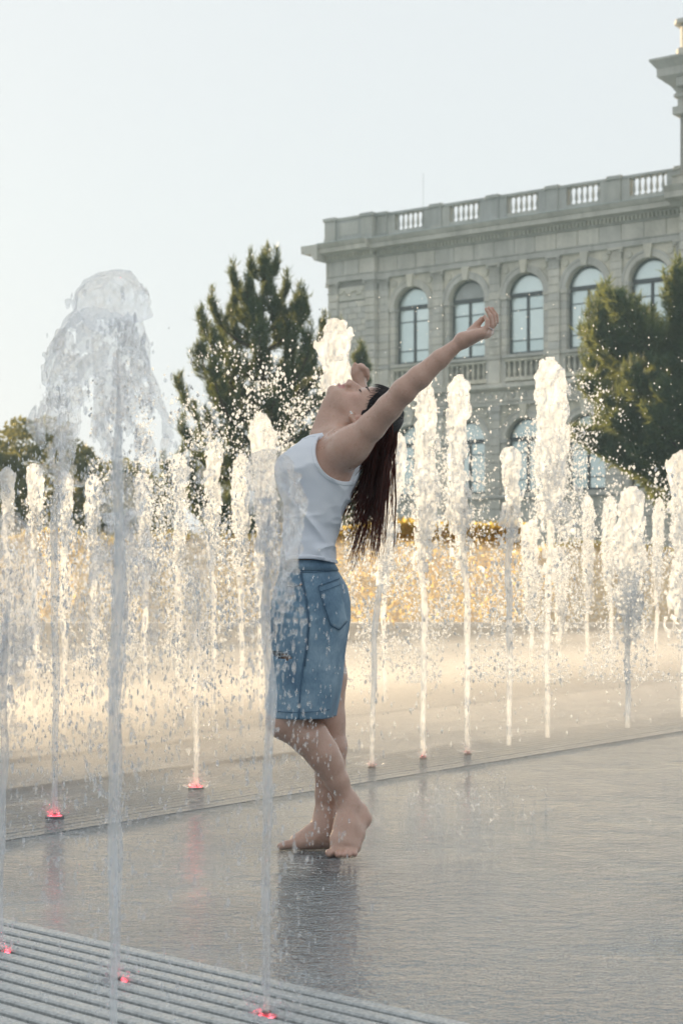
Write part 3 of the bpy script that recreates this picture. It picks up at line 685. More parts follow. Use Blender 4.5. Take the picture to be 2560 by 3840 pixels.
# ================================================================== the woman
PD = 5.44; MID = .08; YM = PD + MID                    # distance of her nearer foot, offset of her mid plane
def B(px, py, dy=MID):
    D = PD + dy; return np.array([(px - 1280) * D / FPX, D, CAM_H - (py - HOR) * D / FPX])
def XZ(px, py): q = B(px, py); return q[0], q[2]
class Field:
    def __init__(s, lo, hi, h):
        s.h = h; s.lo = np.asarray(lo, float); n = np.ceil((np.asarray(hi) - s.lo) / h).astype(int) + 1
        s.F = np.full(tuple(n), 1.0, np.float32)
        s.ax = [s.lo[i] + np.arange(n[i]) * h for i in range(3)]
    def sl(s, lo, hi):
        r = []
        for i in range(3):
            a = int(np.clip(np.floor((lo[i] - s.lo[i]) / s.h), 0, s.F.shape[i])); b_ = int(np.clip(np.ceil((hi[i] - s.lo[i]) / s.h) + 1, 0, s.F.shape[i])); r.append(slice(a, b_))
        return tuple(r)
    def pts(s, sl):
        return [s.ax[0][sl[0]][:, None, None], s.ax[1][sl[1]][None, :, None], s.ax[2][sl[2]][None, None, :]]
    def join(s, sl, d, k, sub=False):
        A = s.F[sl]; d = d.astype(np.float32)
        if sub:
            d = -d; hh = np.clip(.5 - .5 * (A - d) / k, 0, 1) if k > 0 else None
            s.F[sl] = np.maximum(A, d) if k <= 0 else A * (1 - hh) + d * hh + k * hh * (1 - hh)
        else:
            if k <= 0: s.F[sl] = np.minimum(A, d)
            else:
                hh = np.clip(.5 + .5 * (A - d) / k, 0, 1); s.F[sl] = A * (1 - hh) + d * hh - k * hh * (1 - hh)
    def cone(s, a, b_, ra, rb, k=.02, sub=False):
        a = np.asarray(a, float); b_ = np.asarray(b_, float); m = max(ra, rb) + k + 2.5 * s.h
        sl = s.sl(np.minimum(a, b_) - m, np.maximum(a, b_) + m); X, Y, Z = s.pts(sl); ab = b_ - a; L = (ab ** 2).sum() + 1e-12
        t = np.clip(((X - a[0]) * ab[0] + (Y - a[1]) * ab[1] + (Z - a[2]) * ab[2]) / L, 0, 1)
        d = np.sqrt((X - a[0] - t*ab[0])**2 + (Y - a[1] - t*ab[1])**2 + (Z - a[2] - t*ab[2])**2) - (ra + (rb - ra) * t)
        s.join(sl, d, k, sub)
    def chain(s, pts, rad, k=.015):
        for i in range(len(pts) - 1): s.cone(pts[i], pts[i+1], rad[i], rad[i+1], k if i == 0 else min(k, .012))
    def ell(s, c, r, M=np.eye(3), k=.02, sub=False):
        c = np.asarray(c, float); r = np.asarray(r, float); m = max(r) + k + 2.5 * s.h; sl = s.sl(c - m, c + m); X, Y, Z = s.pts(sl)
        q = [(X - c[0]) * M[i][0] + (Y - c[1]) * M[i][1] + (Z - c[2]) * M[i][2] for i in range(3)]
        k0 = np.sqrt(sum((q[i] / r[i]) ** 2 for i in range(3))); k1 = np.sqrt(sum((q[i] / r[i] ** 2) ** 2 for i in range(3))) + 1e-9
        s.join(sl, k0 * (k0 - 1) / k1, k, sub)
# torso section table: row, front, back, half width
TOR = [(1632,1186,1290,.055),(1650,1150,1310,.085),(1680,1102,1332,.118),(1720,1078,1345,.138),(1760,1070,1345,.147),(1800,1070,1333,.147),(1850,1074,1311,.14),
       (1900,1077,1287,.133),(1950,1085,1264,.123),(2000,1083,1246,.118),(2050,1075,1237,.119),(2100,1068,1234,.121),(2150,1062,1250,.128),(2250,1055,1275,.138),(2350,1055,1280,.14),(2400,1060,1270,.14)]
_tz = np.array([XZ(0, r[0])[1] for r in TOR])[::-1]; _tf = np.array([XZ(r[1], 0)[0] for r in TOR])[::-1]; _tb = np.array([XZ(r[2], 0)[0] for r in TOR])[::-1]; _tw = np.array([r[3] for r in TOR])[::-1]
def smooth_interp(z, xs, ys):
    g = np.linspace(xs[0], xs[-1], 300); v = np.interp(g, xs, ys); ker = np.hanning(19); ker /= ker.sum()
    v = np.convolve(np.pad(v, 9, mode='edge'), ker, 'valid'); return np.interp(z, g, v)
def torso_sdf(X, Y, Z, ex=2.25):
    f = smooth_interp(Z, _tz, _tf); b_ = smooth_interp(Z, _tz, _tb); w_ = smooth_interp(Z, _tz, _tw)
    cx = (f + b_) / 2; a = (b_ - f) / 2
    q = (np.abs((X - cx) / a) ** ex + np.abs((Y - YM) / w_) ** ex) ** (1 / ex)
    d = (q - 1) * np.minimum(a, w_) * .9
    zt, zb = _tz[-1], _tz[0]
    return np.maximum(np.maximum(d, Z - zt), zb - Z)
LO = np.array([-.30, 5.10, -.012]); HI = np.array([.52, 6.06, 1.80])
body = Field(LO, HI, .0036)
sl = body.sl(np.array([-.28, YM - .22, .65]), np.array([.12, YM + .22, 1.40])); X, Y, Z = body.pts(sl)
body.join(sl, np.broadcast_to(torso_sdf(X, Y, Z), np.broadcast_shapes(X.shape, Y.shape, Z.shape)).copy(), 0)
# bust, shoulder blades, collar
for sg in (-1, 1): body.ell(B(1122, 1785, MID + sg * .064), (.052, .052, .058), k=.05)
# neck
body.chain([B(1245,1650), B(1262,1590), B(1305,1535)], [.064,.052,.050], .035)
body.cone(B(1205,1600), B(1236,1510), .026, .024, .03)
for sg in (-1, 1):                                                     # neck cords and trapezius
    body.cone(B(1212,1628,MID+sg*.02), B(1322,1562,MID+sg*.052), .011, .012, .016)
    body.cone(B(1262,1620,MID+sg*.03), B(1302,1668,MID+sg*.135), .034, .045, .04)
    body.cone(B(1180,1642,MID+sg*.012), B(1262,1648,MID+sg*.12), .012, .014, .02)
# head: long axis to the right and slightly down, face to the sky
ha = R(-4); eu = np.array([math.cos(ha), 0, math.sin(ha)]); ef = np.array([-math.sin(ha), 0, math.cos(ha)]); es = np.array([0, 1.0, 0]); HM = [eu, es, ef]
CR = B(1396, 1562)
body.ell(CR, (.086, .074, .094), HM, .018)
body.ell(B(1315,1524), (.078,.060,.054), HM, .016)
body.ell(B(1388,1506), (.052,.060,.044), HM, .014)
for sg in (-1, 1):
    body.cone(B(1338,1572,MID+sg*.052), B(1262,1482,MID+sg*.018), .018, .020, .025)      # jaw
    body.ell(B(1328,1496,MID+sg*.036), (.026,.022,.020), HM, .012)                          # cheek
    body.ell(B(1380,1473,MID+sg*.026), (.016,.026,.013), HM, .010)                         # brow
    body.ell(B(1356,1477,MID+sg*.031), (.012,.015,.0115), HM, .004)                         # closed lid
body.ell(B(1248,1468), (.019,.022,.021), HM, .014)                                         # chin
body.ell(B(1281,1463), (.021,.023,.015), HM, .009)                                        # mouth mound
body.ell(B(1288,1447), (.0080,.019,.0085), HM, .003); body.ell(B(1270,1446), (.0085,.017,.0095), HM, .003)
body.cone(B(1279,1440,MID-.026), B(1279,1440,MID+.026), .0036, .0036, .002, True)
body.cone(B(1257,1437,MID-.02), B(1257,1437,MID+.02), .006, .006, .006, True)
body.chain([B(1360,1466), B(1336,1450), B(1311,1433)], [.0085,.0088,.0108], .008)
for sg in (-1, 1):
    body.ell(B(1308,1442,MID+sg*.0125), (.010,.008,.0095), HM, .004)
    body.ell(B(1297,1434,MID+sg*.0085), (.003,.0035,.0028), HM, .002, True)
body.ell(B(1298,1451), (.012,.012,.011), HM, .006)
body.ell(B(1324,1464), (.026,.014,.018), HM, .006); body.ell(B(1312,1456), (.014,.013,.014), HM, .005)
# ears
for sg in (-1, 1):
    yy = MID + sg * .082
    body.chain([B(1318,1551,yy-sg*.004), B(1316,1562,yy+sg*.004), B(1330,1580,yy+sg*.010), B(1352,1590,yy+sg*.013), B(1372,1585,yy+sg*.012), B(1378,1568,yy+sg*.006)], [.0095,.009,.0075,.0075,.0075,.006], .004)
    body.ell(B(1346,1570,yy), (.02,.008,.014), HM, .006); body.ell(B(1347,1571,yy+sg*.012), (.011,.006,.007), HM, .004, True)
# near (left) arm, thrown up and back
ES = MID - .155
body.cone(B(1290,1692,ES+.025), B(1322,1668,ES-.015), .058, .054, .04)
body.chain([B(1306,1682,ES), B(1392,1600,ES-.05), B(1458,1528,ES-.09), B(1512,1468,ES-.12)], [.053,.0435,.0395,.0355], .03)
body.ell(B(1524,1476,ES-.122), (.024,.024,.024), k=.015)
body.chain([B(1512,1462,ES-.12), B(1572,1414,ES-.13), B(1650,1345,ES-.14), B(1728,1281,ES-.145)], [.0365,.035,.0275,.0190], .015)
def hand(wr, palm, fingers, thumb, nails, pr=.0135):
    for kx in palm: body.cone(wr, kx, .0195, pr, .014)
    for i in range(len(palm) - 1): body.cone(palm[i], palm[i+1], pr, pr, .01)
    for F_, rr in fingers + [thumb]:
        for i in range(len(F_) - 1): body.cone(F_[i], F_[i+1], rr[i], rr[i+1], .007 if i == 0 else .0035)
        nails.append((F_[-1], (F_[-1] - F_[-2]), rr[-1]))
NAILS = []; hd = ES - .145
wr = B(1734,1276,hd)
kn = [B(1808,1250,hd-.030), B(1822,1249,hd-.010), B(1830,1243,hd+.012), B(1831,1233,hd+.033)]
fr = [.0085,.0078,.0070,.0058]
hand(wr, kn, [([kn[0], B(1824,1226,hd-.036), B(1827,1203,hd-.034), B(1817,1185,hd-.026)], [.0090,.0076,.0068,.0056]),
              ([kn[1], B(1843,1221,hd-.014), B(1839,1186,hd-.014), B(1822,1158,hd-.008)], [.0098,.0082,.0074,.0060]),
              ([kn[2], B(1853,1213,hd+.010), B(1850,1180,hd+.008), B(1832,1154,hd+.008)], [.0098,.0084,.0074,.0060]),
              ([kn[3], B(1860,1205,hd+.034), B(1860,1182,hd+.030), B(1845,1156,hd+.024)], [.0098,.0082,.0072,.0058])],
     ([B(1762,1247,hd+.022), B(1788,1217,hd+.035), B(1806,1198,hd+.034), B(1818,1188,hd+.024)], [.0150,.0110,.0088,.0068]), NAILS)
body.ell(B(1778,1255,hd-.018), (.030,.014,.014), [np.array([.8,0,.35])/.873, np.array([0,1,0.]), np.array([-.35,0,.8])/.873], .012)
# far (right) arm, up and away behind the face
FS = MID + .15
body.cone(B(1292,1690,FS-.02), B(1300,1672,FS+.02), .060, .056, .05)
body.chain([B(1300,1680,FS), B(1315,1618,FS+.11), B(1335,1562,FS+.21)], [.056,.046,.037], .04)
body.chain([B(1335,1562,FS+.21), B(1340,1510,FS+.275), B(1348,1455,FS+.33)], [.037,.033,.023], .03)
h2 = FS + .34; wr2 = B(1348,1455,h2-.01)
kn2 = [B(1336,1392,h2-.030), B(1341,1386,h2-.010), B(1346,1384,h2+.012), B(1350,1388,h2+.030)]
hand(wr2, kn2, [([kn2[0], B(1346,1373,h2-.036), B(1367,1382,h2-.034), B(1375,1402,h2-.026)], [.0098,.0088,.008,.0068]),
                ([kn2[1], B(1352,1370,h2-.012), B(1375,1386,h2-.012), B(1380,1412,h2-.008)], [.0098,.0088,.008,.0068]),
                ([kn2[2], B(1358,1372,h2+.010), B(1378,1394,h2+.010), B(1378,1422,h2+.010)], [.0098,.0088,.008,.0068]),
                ([kn2[3], B(1360,1378,h2+.032), B(1376,1404,h2+.030), B(1372,1430,h2+.026)], [.0098,.0084,.0074,.0062])],
     ([B(1338,1432,h2-.026), B(1327,1402,h2-.034), B(1326,1384,h2-.036), B(1331,1366,h2-.034)], [.0145,.0112,.0095,.0078]), NAILS)
body.ell(B(1352,1412,h2), (.018,.034,.030), k=.012)
# legs: near leg bent, up on its toes; far leg straight with the foot flat
body.chain([B(1170,2360,MID-.055), B(1118,2540,MID-.06), B(1076,2690,.018)], [.078,.068,.055], .04)
body.ell(B(1050,2704,.014), (.041,.044,.044), k=.03)
body.chain([B(1080,2708,.016), B(1150,2768,.01), B(1207,2832,.014), B(1262,2925,.03), B(1302,3012,.045)], [.058,.052,.049,.038,.029], .03)
body.cone(B(1180,2760,.01), B(1240,2860,.025), .045, .036, .03)
body.chain([B(1318,3000,.05), B(1348,3040,.065), B(1362,3070,.065)], [.021,.024,.027], .03)      # achilles and raised heel
nt0 = B(1300,3095,.02)
body.chain([B(1300,3030,.04), B(1304,3100,.012), B(1300,3160,-.012)], [.033,.036,.032], .025)
body.chain([B(1352,3075,.055), B(1335,3130,.02), B(1326,3175,-.012)], [.025,.027,.024], .025)
body.chain([B(1285,3090,.02), B(1268,3150,-.015), B(1262,3185,-.03)], [.027,.026,.022], .025)
for (a, b_, r0, r1) in ((B(1268,3188,-.03), B(1234,3200,-.045), .018, .0125), (B(1284,3186,-.034), B(1266,3205,-.062), .014, .0098), (B(1300,3186,-.034), B(1288,3206,-.064), .0135, .0092),
                        (B(1316,3186,-.03), B(1309,3206,-.058), .013, .0088), (B(1330,3182,-.022), B(1330,3203,-.046), .0125, .0085)):
    body.cone(a, b_, r0 * .92, r1 * 1.0, .004); body.cone(b_, b_, r1 * 1.08, r1 * 1.08, .002)
q = MID + .075
body.chain([B(1195,2340,q), B(1222,2540,q), B(1226,2700,q-.01)], [.076,.068,.054], .04)
body.chain([B(1226,2700,q-.01), B(1238,2800,q-.01), B(1236,2880,q-.01), B(1226,2980,q-.01), B(1221,3062,q-.01)], [.053,.055,.050,.038,.033], .03)
body.ell(B(1214,2702,q-.012), (.042,.045,.05), k=.03)
zf = lambda px, D, z: np.array([(px - 1280) * D / FPX, D, z])
D2 = PD + q - .02
body.chain([B(1221,3062,q-.01), zf(1232, D2, .05), zf(1248, D2 + .005, .034)], [.034,.036,.033], .03)
body.chain([zf(1225, D2, .068), zf(1172, D2 - .01, .046), zf(1112, D2 - .015, .026)], [.042,.034,.024], .03)
body.chain([zf(1240, D2, .03), zf(1180, D2 + .01, .024), zf(1120, D2 + .03, .022)], [.030,.028,.021], .03)
body.chain([zf(1175, D2 - .02, .03), zf(1120, D2 - .035, .022)], [.026,.021], .02)
for (px, dd, l, r0, r1) in ((1096, -.04, 44, .0165, .0125), (1096, -.016, 48, .013, .0095), (1100, .004, 44, .0125, .009), (1106, .022, 40, .012, .0085), (1114, .038, 34, .0115, .008)):
    body.chain([zf(px, D2 + dd, r0 + .003), zf(px - l * .55, D2 + dd - .004, r1 + .006), zf(px - l, D2 + dd - .006, r1 + .001)], [r0, r1, r1 * .95], .008)
BV, BQ = surface_nets(body.F, body.lo, body.h); BV[:, 2] = np.maximum(BV[:, 2], .0006)
# smooth away the grid, keeping the small features
def relax(V, Q, it=2, lam=.5):
    E = np.concatenate([Q[:, [0,1]], Q[:, [1,2]], Q[:, [2,3]], Q[:, [3,0]]]); n = len(V)
    for _ in range(it):
        S = np.zeros_like(V); c = np.zeros(n)
        for a, b_ in ((0,1),(1,0)):
            for k in range(3): S[:, k] += np.bincount(E[:, a], V[E[:, b_], k], n)
            c += np.bincount(E[:, a], minlength=n)
        V = V + lam * (S / np.maximum(c, 1)[:, None] - V)
    return V
BV = relax(BV, BQ, 2, .5)
# ---- skin
m_skin, nt, b = mat_new('wet_skin')
ca = N(nt, 'ShaderNodeVertexColor'); ca.layer_name = 'tone'
geo = N(nt, 'ShaderNodeNewGeometry').outputs['Position']
c = mixc(nt, .55, ca.outputs[0], ramp(nt, noise(nt, 22, 4, geo), [(.28, (.86,.80,.77)), (.72, (1.07,1.06,1.07))]), 'MULTIPLY')
c = mixc(nt, .35, c, ramp(nt, noise(nt, 170, 2, geo), [(.35, (.9,.84,.82)), (.6, (1.03,1.03,1.03))]), 'MULTIPLY')
nt.links.new(c, b.inputs['Base Color'])
b.inputs['Subsurface Weight'].default_value = .18; b.inputs['Subsurface Radius'].default_value = (.012,.005,.003); b.inputs['Subsurface Scale'].default_value = 1.0
nt.links.new(ramp(nt, noise(nt, 30, 4, geo), [(.35, (.20,)*3), (.65, (.50,)*3)]), b.inputs['Roughness'])
bump(nt, noise(nt, 200, 3, geo), b, .4, .0014)
b.inputs['Coat Weight'].default_value = .35; b.inputs['Coat Roughness'].default_value = .18
tone = np.tile(np.array([.545,.355,.275,1.0]), (len(BV), 1))
def paint(c, r, col, w_=1.0, hard=.45):
    d = np.linalg.norm((BV - np.asarray(c)), axis=1) / r; a = np.clip((1 - d) / (1 - hard), 0, 1) * w_; a = (a * a * (3 - 2 * a))[:, None]
    tone[:, :3] = tone[:, :3] * (1 - a) + np.array(col) * a
for sg in (-1, 1):
    paint(B(1322,1488,MID+sg*.045), .04, (.62,.35,.29), .55, .1)
    paint(B(1300,1436,MID+sg*.0100), .0075, (.38,.10,.08), .9); paint(B(1347,1571,MID+sg*.086), .016, (.40,.19,.15), .6, .1)  # nostril red; shade of the ear hollow painted darker into the tone
    paint(B(1346,1572,MID+sg*.08), .03, (.62,.34,.28), .5, .2)
for k in range(-4, 5):
    paint(B(1288-abs(k)*.9,1444+abs(k)*1.6,MID+k*.0050), .0095, (.52,.24,.22), .85); paint(B(1270+abs(k)*1.5,1443+abs(k)*1.6,MID+k*.0048), .0095, (.54,.26,.24), .8)
for p_, dr, r_ in NAILS:
    u_ = dr / np.linalg.norm(dr); paint(p_ + u_ * r_ * .4, r_ * 1.25, (.60,.20,.20), .55, .2)
paint(B(1800,1212,hd+.005), .026, (.62,.30,.26), .5, .1)
for cc in ((1234,3200,-.045),(1266,3205,-.062),(1288,3206,-.064),(1309,3206,-.058),(1330,3203,-.046)): paint(B(*cc), .016, (.60,.32,.28), .6, .2)
paint(B(1528,1478,ES-.125), .05, (.52,.30,.24), .5, .1)
paint(B(1050,2704,.0), .07, (.56,.34,.27), .5, .1)
paint(B(1362,3072,.07), .035, (.62,.38,.31), .5, .1)
paint(B(1240,2690,MID), .05, (.62,.30,.2), .4, .1)  # warm glow of light between the legs, painted into the skin tone
person = empty('person', (B(1240, 3207, MID)[0], YM, 0)); tag(person, 'barefoot woman in white tank top and denim skirt leaning back with arms flung open', 'person')
def under(o):                                                            # keep world placement under the root
    o.parent = person; o.matrix_parent_inverse = Matrix.Translation(-Vector(person.location)); return o
o = np_mesh('body', BV, BQ, m_skin); under(o)
at_ = o.data.color_attributes.new('tone', 'FLOAT_COLOR', 'POINT'); at_.data.foreach_set('color', tone.astype(np.float32).ravel())
m_lash = plain('dark_lash_hair', (.03,.02,.018), .6)
def on_face(px, py, dy, off=.0015):
    q = B(px, py, dy); i = np.argmin(((BV - q) ** 2).sum(1)); n = BV[i] - (CR * .5 + B(1320,1530) * .5); return BV[i] + n / np.linalg.norm(n) * off
for sg in (-1, 1):
    mb = MB(); mb.tube([on_face(1347 + 1.2*k, 1464 + .5*(k-2)**2, MID + sg*(.018 + .0065*k)) for k in range(6)], [.0010,.0018,.0022,.0024,.0020,.0008], 5); under(mb.build('eyelashes', m_lash, None, True))
    mb = MB(); mb.tube([on_face(1372 + 2.0*k, 1458 + 2.4*k, MID + sg*(.012 + .0065*k), .0008) for k in range(7)], [.0016,.0028,.0030,.0028,.0024,.0018,.0008], 5); under(mb.build('eyebrow', m_lash, None, True))
# ---- tank top: knit shell over the torso, with ribbed bindings
fine = .0036
tf = Field(np.array([-.28, YM - .21, B(0,2130)[2]]), np.array([.12, YM + .21, B(0,1600)[2]]), fine)
X, Y, Z = tf.pts((slice(None),)*3)
T = torso_sdf(X, Y, Z) + 0 * X
for sg in (-1, 1):
    c0 = B(1120, 1785, MID + sg * .064); qd = np.sqrt(((X-c0[0])/.058)**2 + ((Y-c0[1])/.058)**2 + ((Z-c0[2])/.062)**2); d = (qd - 1) * .055
    hh = np.clip(.5 + .5 * (T - d) / .05, 0, 1); T = T * (1 - hh) + d * hh - .05 * hh * (1 - hh)
Pn = np.stack(np.broadcast_arrays(X, Y, Z), -1)
xz = (Pn[..., 0] * .75 + Pn[..., 2] * .66); xw = (Pn[..., 0] * -.66 + Pn[..., 2] * .75)
wr_ = vnoise(np.stack([xz * 26, Pn[..., 1] * 7, xw * 6], -1), 3) * .013 + vnoise(np.stack([Pn[..., 0] * 12, Pn[..., 1] * 12, Pn[..., 2] * 55], -1), 8) * .010 * np.clip((B(0,1900)[2] - Pn[..., 2]) / .1, 0, 1)
rg = 1 - 2.2 * np.abs(vnoise(np.stack([xz * 15 + 3, Pn[..., 1] * 6, xw * 4.5], -1), 21)); rg2 = 1 - 2.2 * np.abs(vnoise(np.stack([Pn[..., 0] * 8, Pn[..., 1] * 7, Pn[..., 2] * 30], -1), 22))
lowp = np.clip((B(0,1880)[2] - Pn[..., 2]) / .12, 0, 1)
T = T - .002 - .0085 * np.clip(rg, 0, 1) ** 2 - .0075 * np.clip(rg2, 0, 1) ** 2 * lowp
ac = B(1292, 1702); cutA = (np.sqrt(((X - ac[0]) / (106 * YM / FPX))**2 + ((Z - ac[2]) / (112 * YM / FPX))**2) - 1) * .09      # armhole cylinder
cutA = np.maximum(cutA, .088 - np.abs(Y - YM) - .25 * np.clip(X - ac[0], 0, 1))
nk = B(1215, 1628)[2]; cutN = nk - Z + .12 * (X - B(1215, 0)[0])                                              # neckline plane: negative above
hm = B(0, 2112)[2] + .012 * np.sin((X + .2) * 18)
shell = np.maximum(np.maximum(np.maximum(T - .0075, -cutA), -cutN), hm - Z)
V_, Q_ = surface_nets(shell.astype(np.float32), tf.lo, fine)
m_knit, nt, b = mat_new('white_rib_knit')
geo = N(nt, 'ShaderNodeNewGeometry').outputs['Position']
nt.links.new(ramp(nt, noise(nt, 7, 4, geo), [(.3, (.66,.70,.78)), (.7, (.80,.82,.86))]), b.inputs['Base Color']); b.inputs['Roughness'].default_value = .75
b.inputs['Specular IOR Level'].default_value = .25; b.inputs['Sheen Weight'].default_value = .15
wv = N(nt, 'ShaderNodeTexWave', wave_type='BANDS', bands_direction='DIAGONAL'); wv.inputs['Scale'].default_value = 160; nt.links.new(geo, wv.inputs[0])
bump(nt, wv.outputs['Fac'], b, .25, .001)
tank = under(np_mesh('tank_top', relax(V_, Q_, 2, .5), Q_, m_knit))
bandw = .013
for nm, bd in (('armhole_binding', np.maximum(np.abs(cutA - bandw / 2) - bandw / 2, Y - YM)), ('armhole_binding', np.maximum(np.abs(cutA - bandw / 2) - bandw / 2, YM - Y)),
               ('neck_binding', np.abs(cutN - bandw / 2) - bandw / 2), ('hem_band', np.abs(Z - hm - bandw / 2) - bandw / 2)):
    sh2 = np.maximum(np.maximum(np.maximum(np.maximum(T - .0100, -cutA), -cutN), hm - Z - .0005), bd)
    sh2 = np.maximum(sh2, -(T + .001))
    V_, Q_ = surface_nets(sh2.astype(np.float32), tf.lo, fine)
    o = np_mesh(nm, relax(V_, Q_, 1, .5), Q_, m_knit); o.parent = tank
# ---- denim skirt
SK = [(2108,1062,1242,.128),(2150,1046,1272,.143),(2200,1032,1300,.157),(2260,1020,1312,.166),(2320,1014,1312,.170),(2380,1015,1302,.170),(2440,1018,1292,.167),(2500,1014,1286,.165),(2560,1009,1280,.163),(2620,1004,1270,.162),(2684,1001,1257,.162)]
sz = np.array([XZ(0, r[0])[1] for r in SK])[::-1]; sf = np.array([XZ(r[1], 0)[0] for r in SK])[::-1]; sb = np.array([XZ(r[2], 0)[0] for r in SK])[::-1]; sw = np.array([r[3] for r in SK])[::-1]
def sk_sec(z): return smooth_interp(z, sz, sf), smooth_interp(z, sz, sb), smooth_interp(z, sz, sw)
EXS = 2.3
def skirt_pt(ang, z, off=0.0):
    """ang 0 = back (+x), 90 = far side, 180 = front, 270 = near side"""
    f, b_, w_ = sk_sec(z); cx = (f + b_) / 2; a = (b_ - f) / 2 + off; w_ = w_ + off
    c, s = np.cos(ang), np.sin(ang); r = (np.abs(c) ** EXS + np.abs(s) ** EXS) ** (-1 / EXS)
    return np.stack([cx + a * r * c, YM + w_ * r * s, z + 0 * ang], -1)
def near_pt(px, py, off=.003):
    x, z = XZ(px, py); f, b_, w_ = sk_sec(np.array([z])); cx = (f + b_) / 2; a = (b_ - f) / 2
    t = np.clip(np.abs((x - cx) / a), 0, .999); y = YM - w_ * (1 - t ** EXS) ** (1 / EXS)
    s = (y[0] - off) / YM                                            # follow the line of sight of that pixel at its own depth
    return np.array([(px - 1280) * (y[0] - off) / FPX, y[0] - off, z])
na_, nz_ = 128, 90
A = np.linspace(0, 2 * np.pi, na_, endpoint=False); ZZ = np.linspace(sz[0], sz[-1], nz_)
AA, Z2 = np.meshgrid(A, ZZ); pp = skirt_pt(AA.ravel(), Z2.ravel())
tt = (Z2.ravel() - sz[0]) / (sz[-1] - sz[0])
ring_ = np.minimum(1, (1 - tt) * 8)
fold = ring_ * .0035 * vnoise(np.stack([np.cos(AA.ravel()) * 2.2, np.sin(AA.ravel()) * 2.2, Z2.ravel() * 5], 1), 2) + .0045 * (1 - tt) * np.sin(AA.ravel() * 7 + 1.0) * (1 - tt)
crease = np.clip(1 - np.abs(tt - .72) / .18, 0, 1) * np.clip(-np.cos(AA.ravel() - .35), 0, 1) * .0035 * np.sin(Z2.ravel() * 190 + 3 * np.sin(AA.ravel() * 3))
nrm = np.stack([np.cos(AA.ravel()), np.sin(AA.ravel()), 0 * AA.ravel()], 1); pp = pp + nrm * (fold + crease)[:, None]
fq = []
rip = []
for j in range(nz_ - 1):
    for i in range(na_):
        i2 = (i + 1) % na_; fq.append((j*na_+i, j*na_+i2, (j+1)*na_+i2, (j+1)*na_+i))
fq = np.array(fq); cen = pp[fq].mean(1)
rc = near_pt(1052, 2452, 0); rp = ((cen[:, 0] - rc[0]) / .034) ** 2 + ((cen[:, 2] - rc[2] + .25 * (cen[:, 0] - rc[0])) / .0105) ** 2 < 1
fq = fq[~(rp & (cen[:, 1] < YM))]
m_den, nt, b = mat_new('blue_denim')
geo = N(nt, 'ShaderNodeNewGeometry').outputs['Position']
c = ramp(nt, noise(nt, 9, 5, geo), [(.28, (.085,.155,.24)), (.5, (.18,.285,.385)), (.74, (.36,.48,.58))])
mpn = N(nt, 'ShaderNodeMapping'); mpn.inputs['Scale'].default_value = (1, 1, .22); nt.links.new(geo, mpn.inputs[0])
c = mixc(nt, .6, c, ramp(nt, noise(nt, 420, 2, mpn.outputs[0]), [(.3, (.62,.66,.7)), (.7, (1.25,1.2,1.15))]), 'MULTIPLY')
nt.links.new(c, b.inputs['Base Color']); b.inputs['Roughness'].default_value = .8; b.inputs['Specular IOR Level'].default_value = .2; b.inputs['Sheen Weight'].default_value = .1
bump(nt, noise(nt, 500, 2, mpn.outputs[0]), b, .4, .001)
m_seam = plain('dark_denim_seam', (.085,.15,.225), .85, 0, .2, 300, .3); m_thread = plain('frayed_white_thread', (.6,.64,.68), .8)
skirt = under(np_mesh('denim_skirt', pp, fq, m_den))
sm = skirt.modifiers.new('thick', 'SOLIDIFY'); sm.thickness = .004; sm.offset = -1
def band_part(name, py0, py1, off, mat, ang=None):
    z0, z1 = XZ(0, py1)[1], XZ(0, py0)[1]; n = 96; V = []; F = []
    A_ = np.linspace(0, 2*np.pi, n, endpoint=False)
    zz = [z0, z0, z1, z1]; of = [-.001, off, off, -.001]
    for z, o_ in zip(zz, of): V += list(skirt_pt(A_, np.full(n, z), o_))
    for j in range(3):
        for i in range(n): F.append((j*n+i, j*n+(i+1)%n, (j+1)*n+(i+1)%n, (j+1)*n+i))
    o = np_mesh(name, np.array(V), np.array(F), mat, None, False); o.parent = skirt; return o
band_part('waistband', 2102, 2140, .0052, m_den)
def seam(name, pts, r=.0022, mat=m_seam, off=.0045):
    P = []
    for (a, c_) in zip(pts[:-1], pts[1:]):
        for k in range(6): P.append(near_pt(a[0] + (c_[0]-a[0])*k/6, a[1] + (c_[1]-a[1])*k/6, off))
    P.append(near_pt(*pts[-1], off)); mb = MB(); mb.tube(P, r, 5); o = mb.build(name, mat, skirt, True); return o
seam('side_seam', [(1118,2118),(1130,2180),(1146,2250),(1155,2330),(1148,2420),(1136,2490),(1126,2570),(1120,2682)], .0028)
seam('side_seam', [(1125,2118),(1137,2180),(1152,2250),(1161,2330),(1154,2420),(1142,2490)], .0012)
tl, tr_, br, bl = (1193,2198), (1272,2170), (1302,2326), (1240,2342)
g = 14; V = []
for j in range(g + 1):
    for i in range(g + 1):
        s, t = i / g, j / g
        x = (1-t)*((1-s)*tl[0]+s*tr_[0]) + t*((1-s)*bl[0]+s*br[0]); y = (1-t)*((1-s)*tl[1]+s*tr_[1]) + t*((1-s)*bl[1]+s*br[1]) + 26*t*t*(1-abs(2*s-1.1))*(1 if t > .5 else t)
        V.append(near_pt(x, y, .0045))
V = np.array(V); Fp = np.array([(j*(g+1)+i, j*(g+1)+i+1, (j+1)*(g+1)+i+1, (j+1)*(g+1)+i) for j in range(g) for i in range(g)])
pk = np_mesh('pocket', V, Fp, m_den); pk.parent = skirt; s2 = pk.modifiers.new('t', 'SOLIDIFY'); s2.thickness = .003; s2.offset = 1
ed = [(j*(g+1)) for j in range(g+1)] + [g*(g+1)+i for i in range(1, g+1)]
mb = MB(); mb.tube([V[i] - np.array([0,.0035,0]) for i in ed], .0016, 5); mb.build('pocket_stitch', m_seam, pk, True)
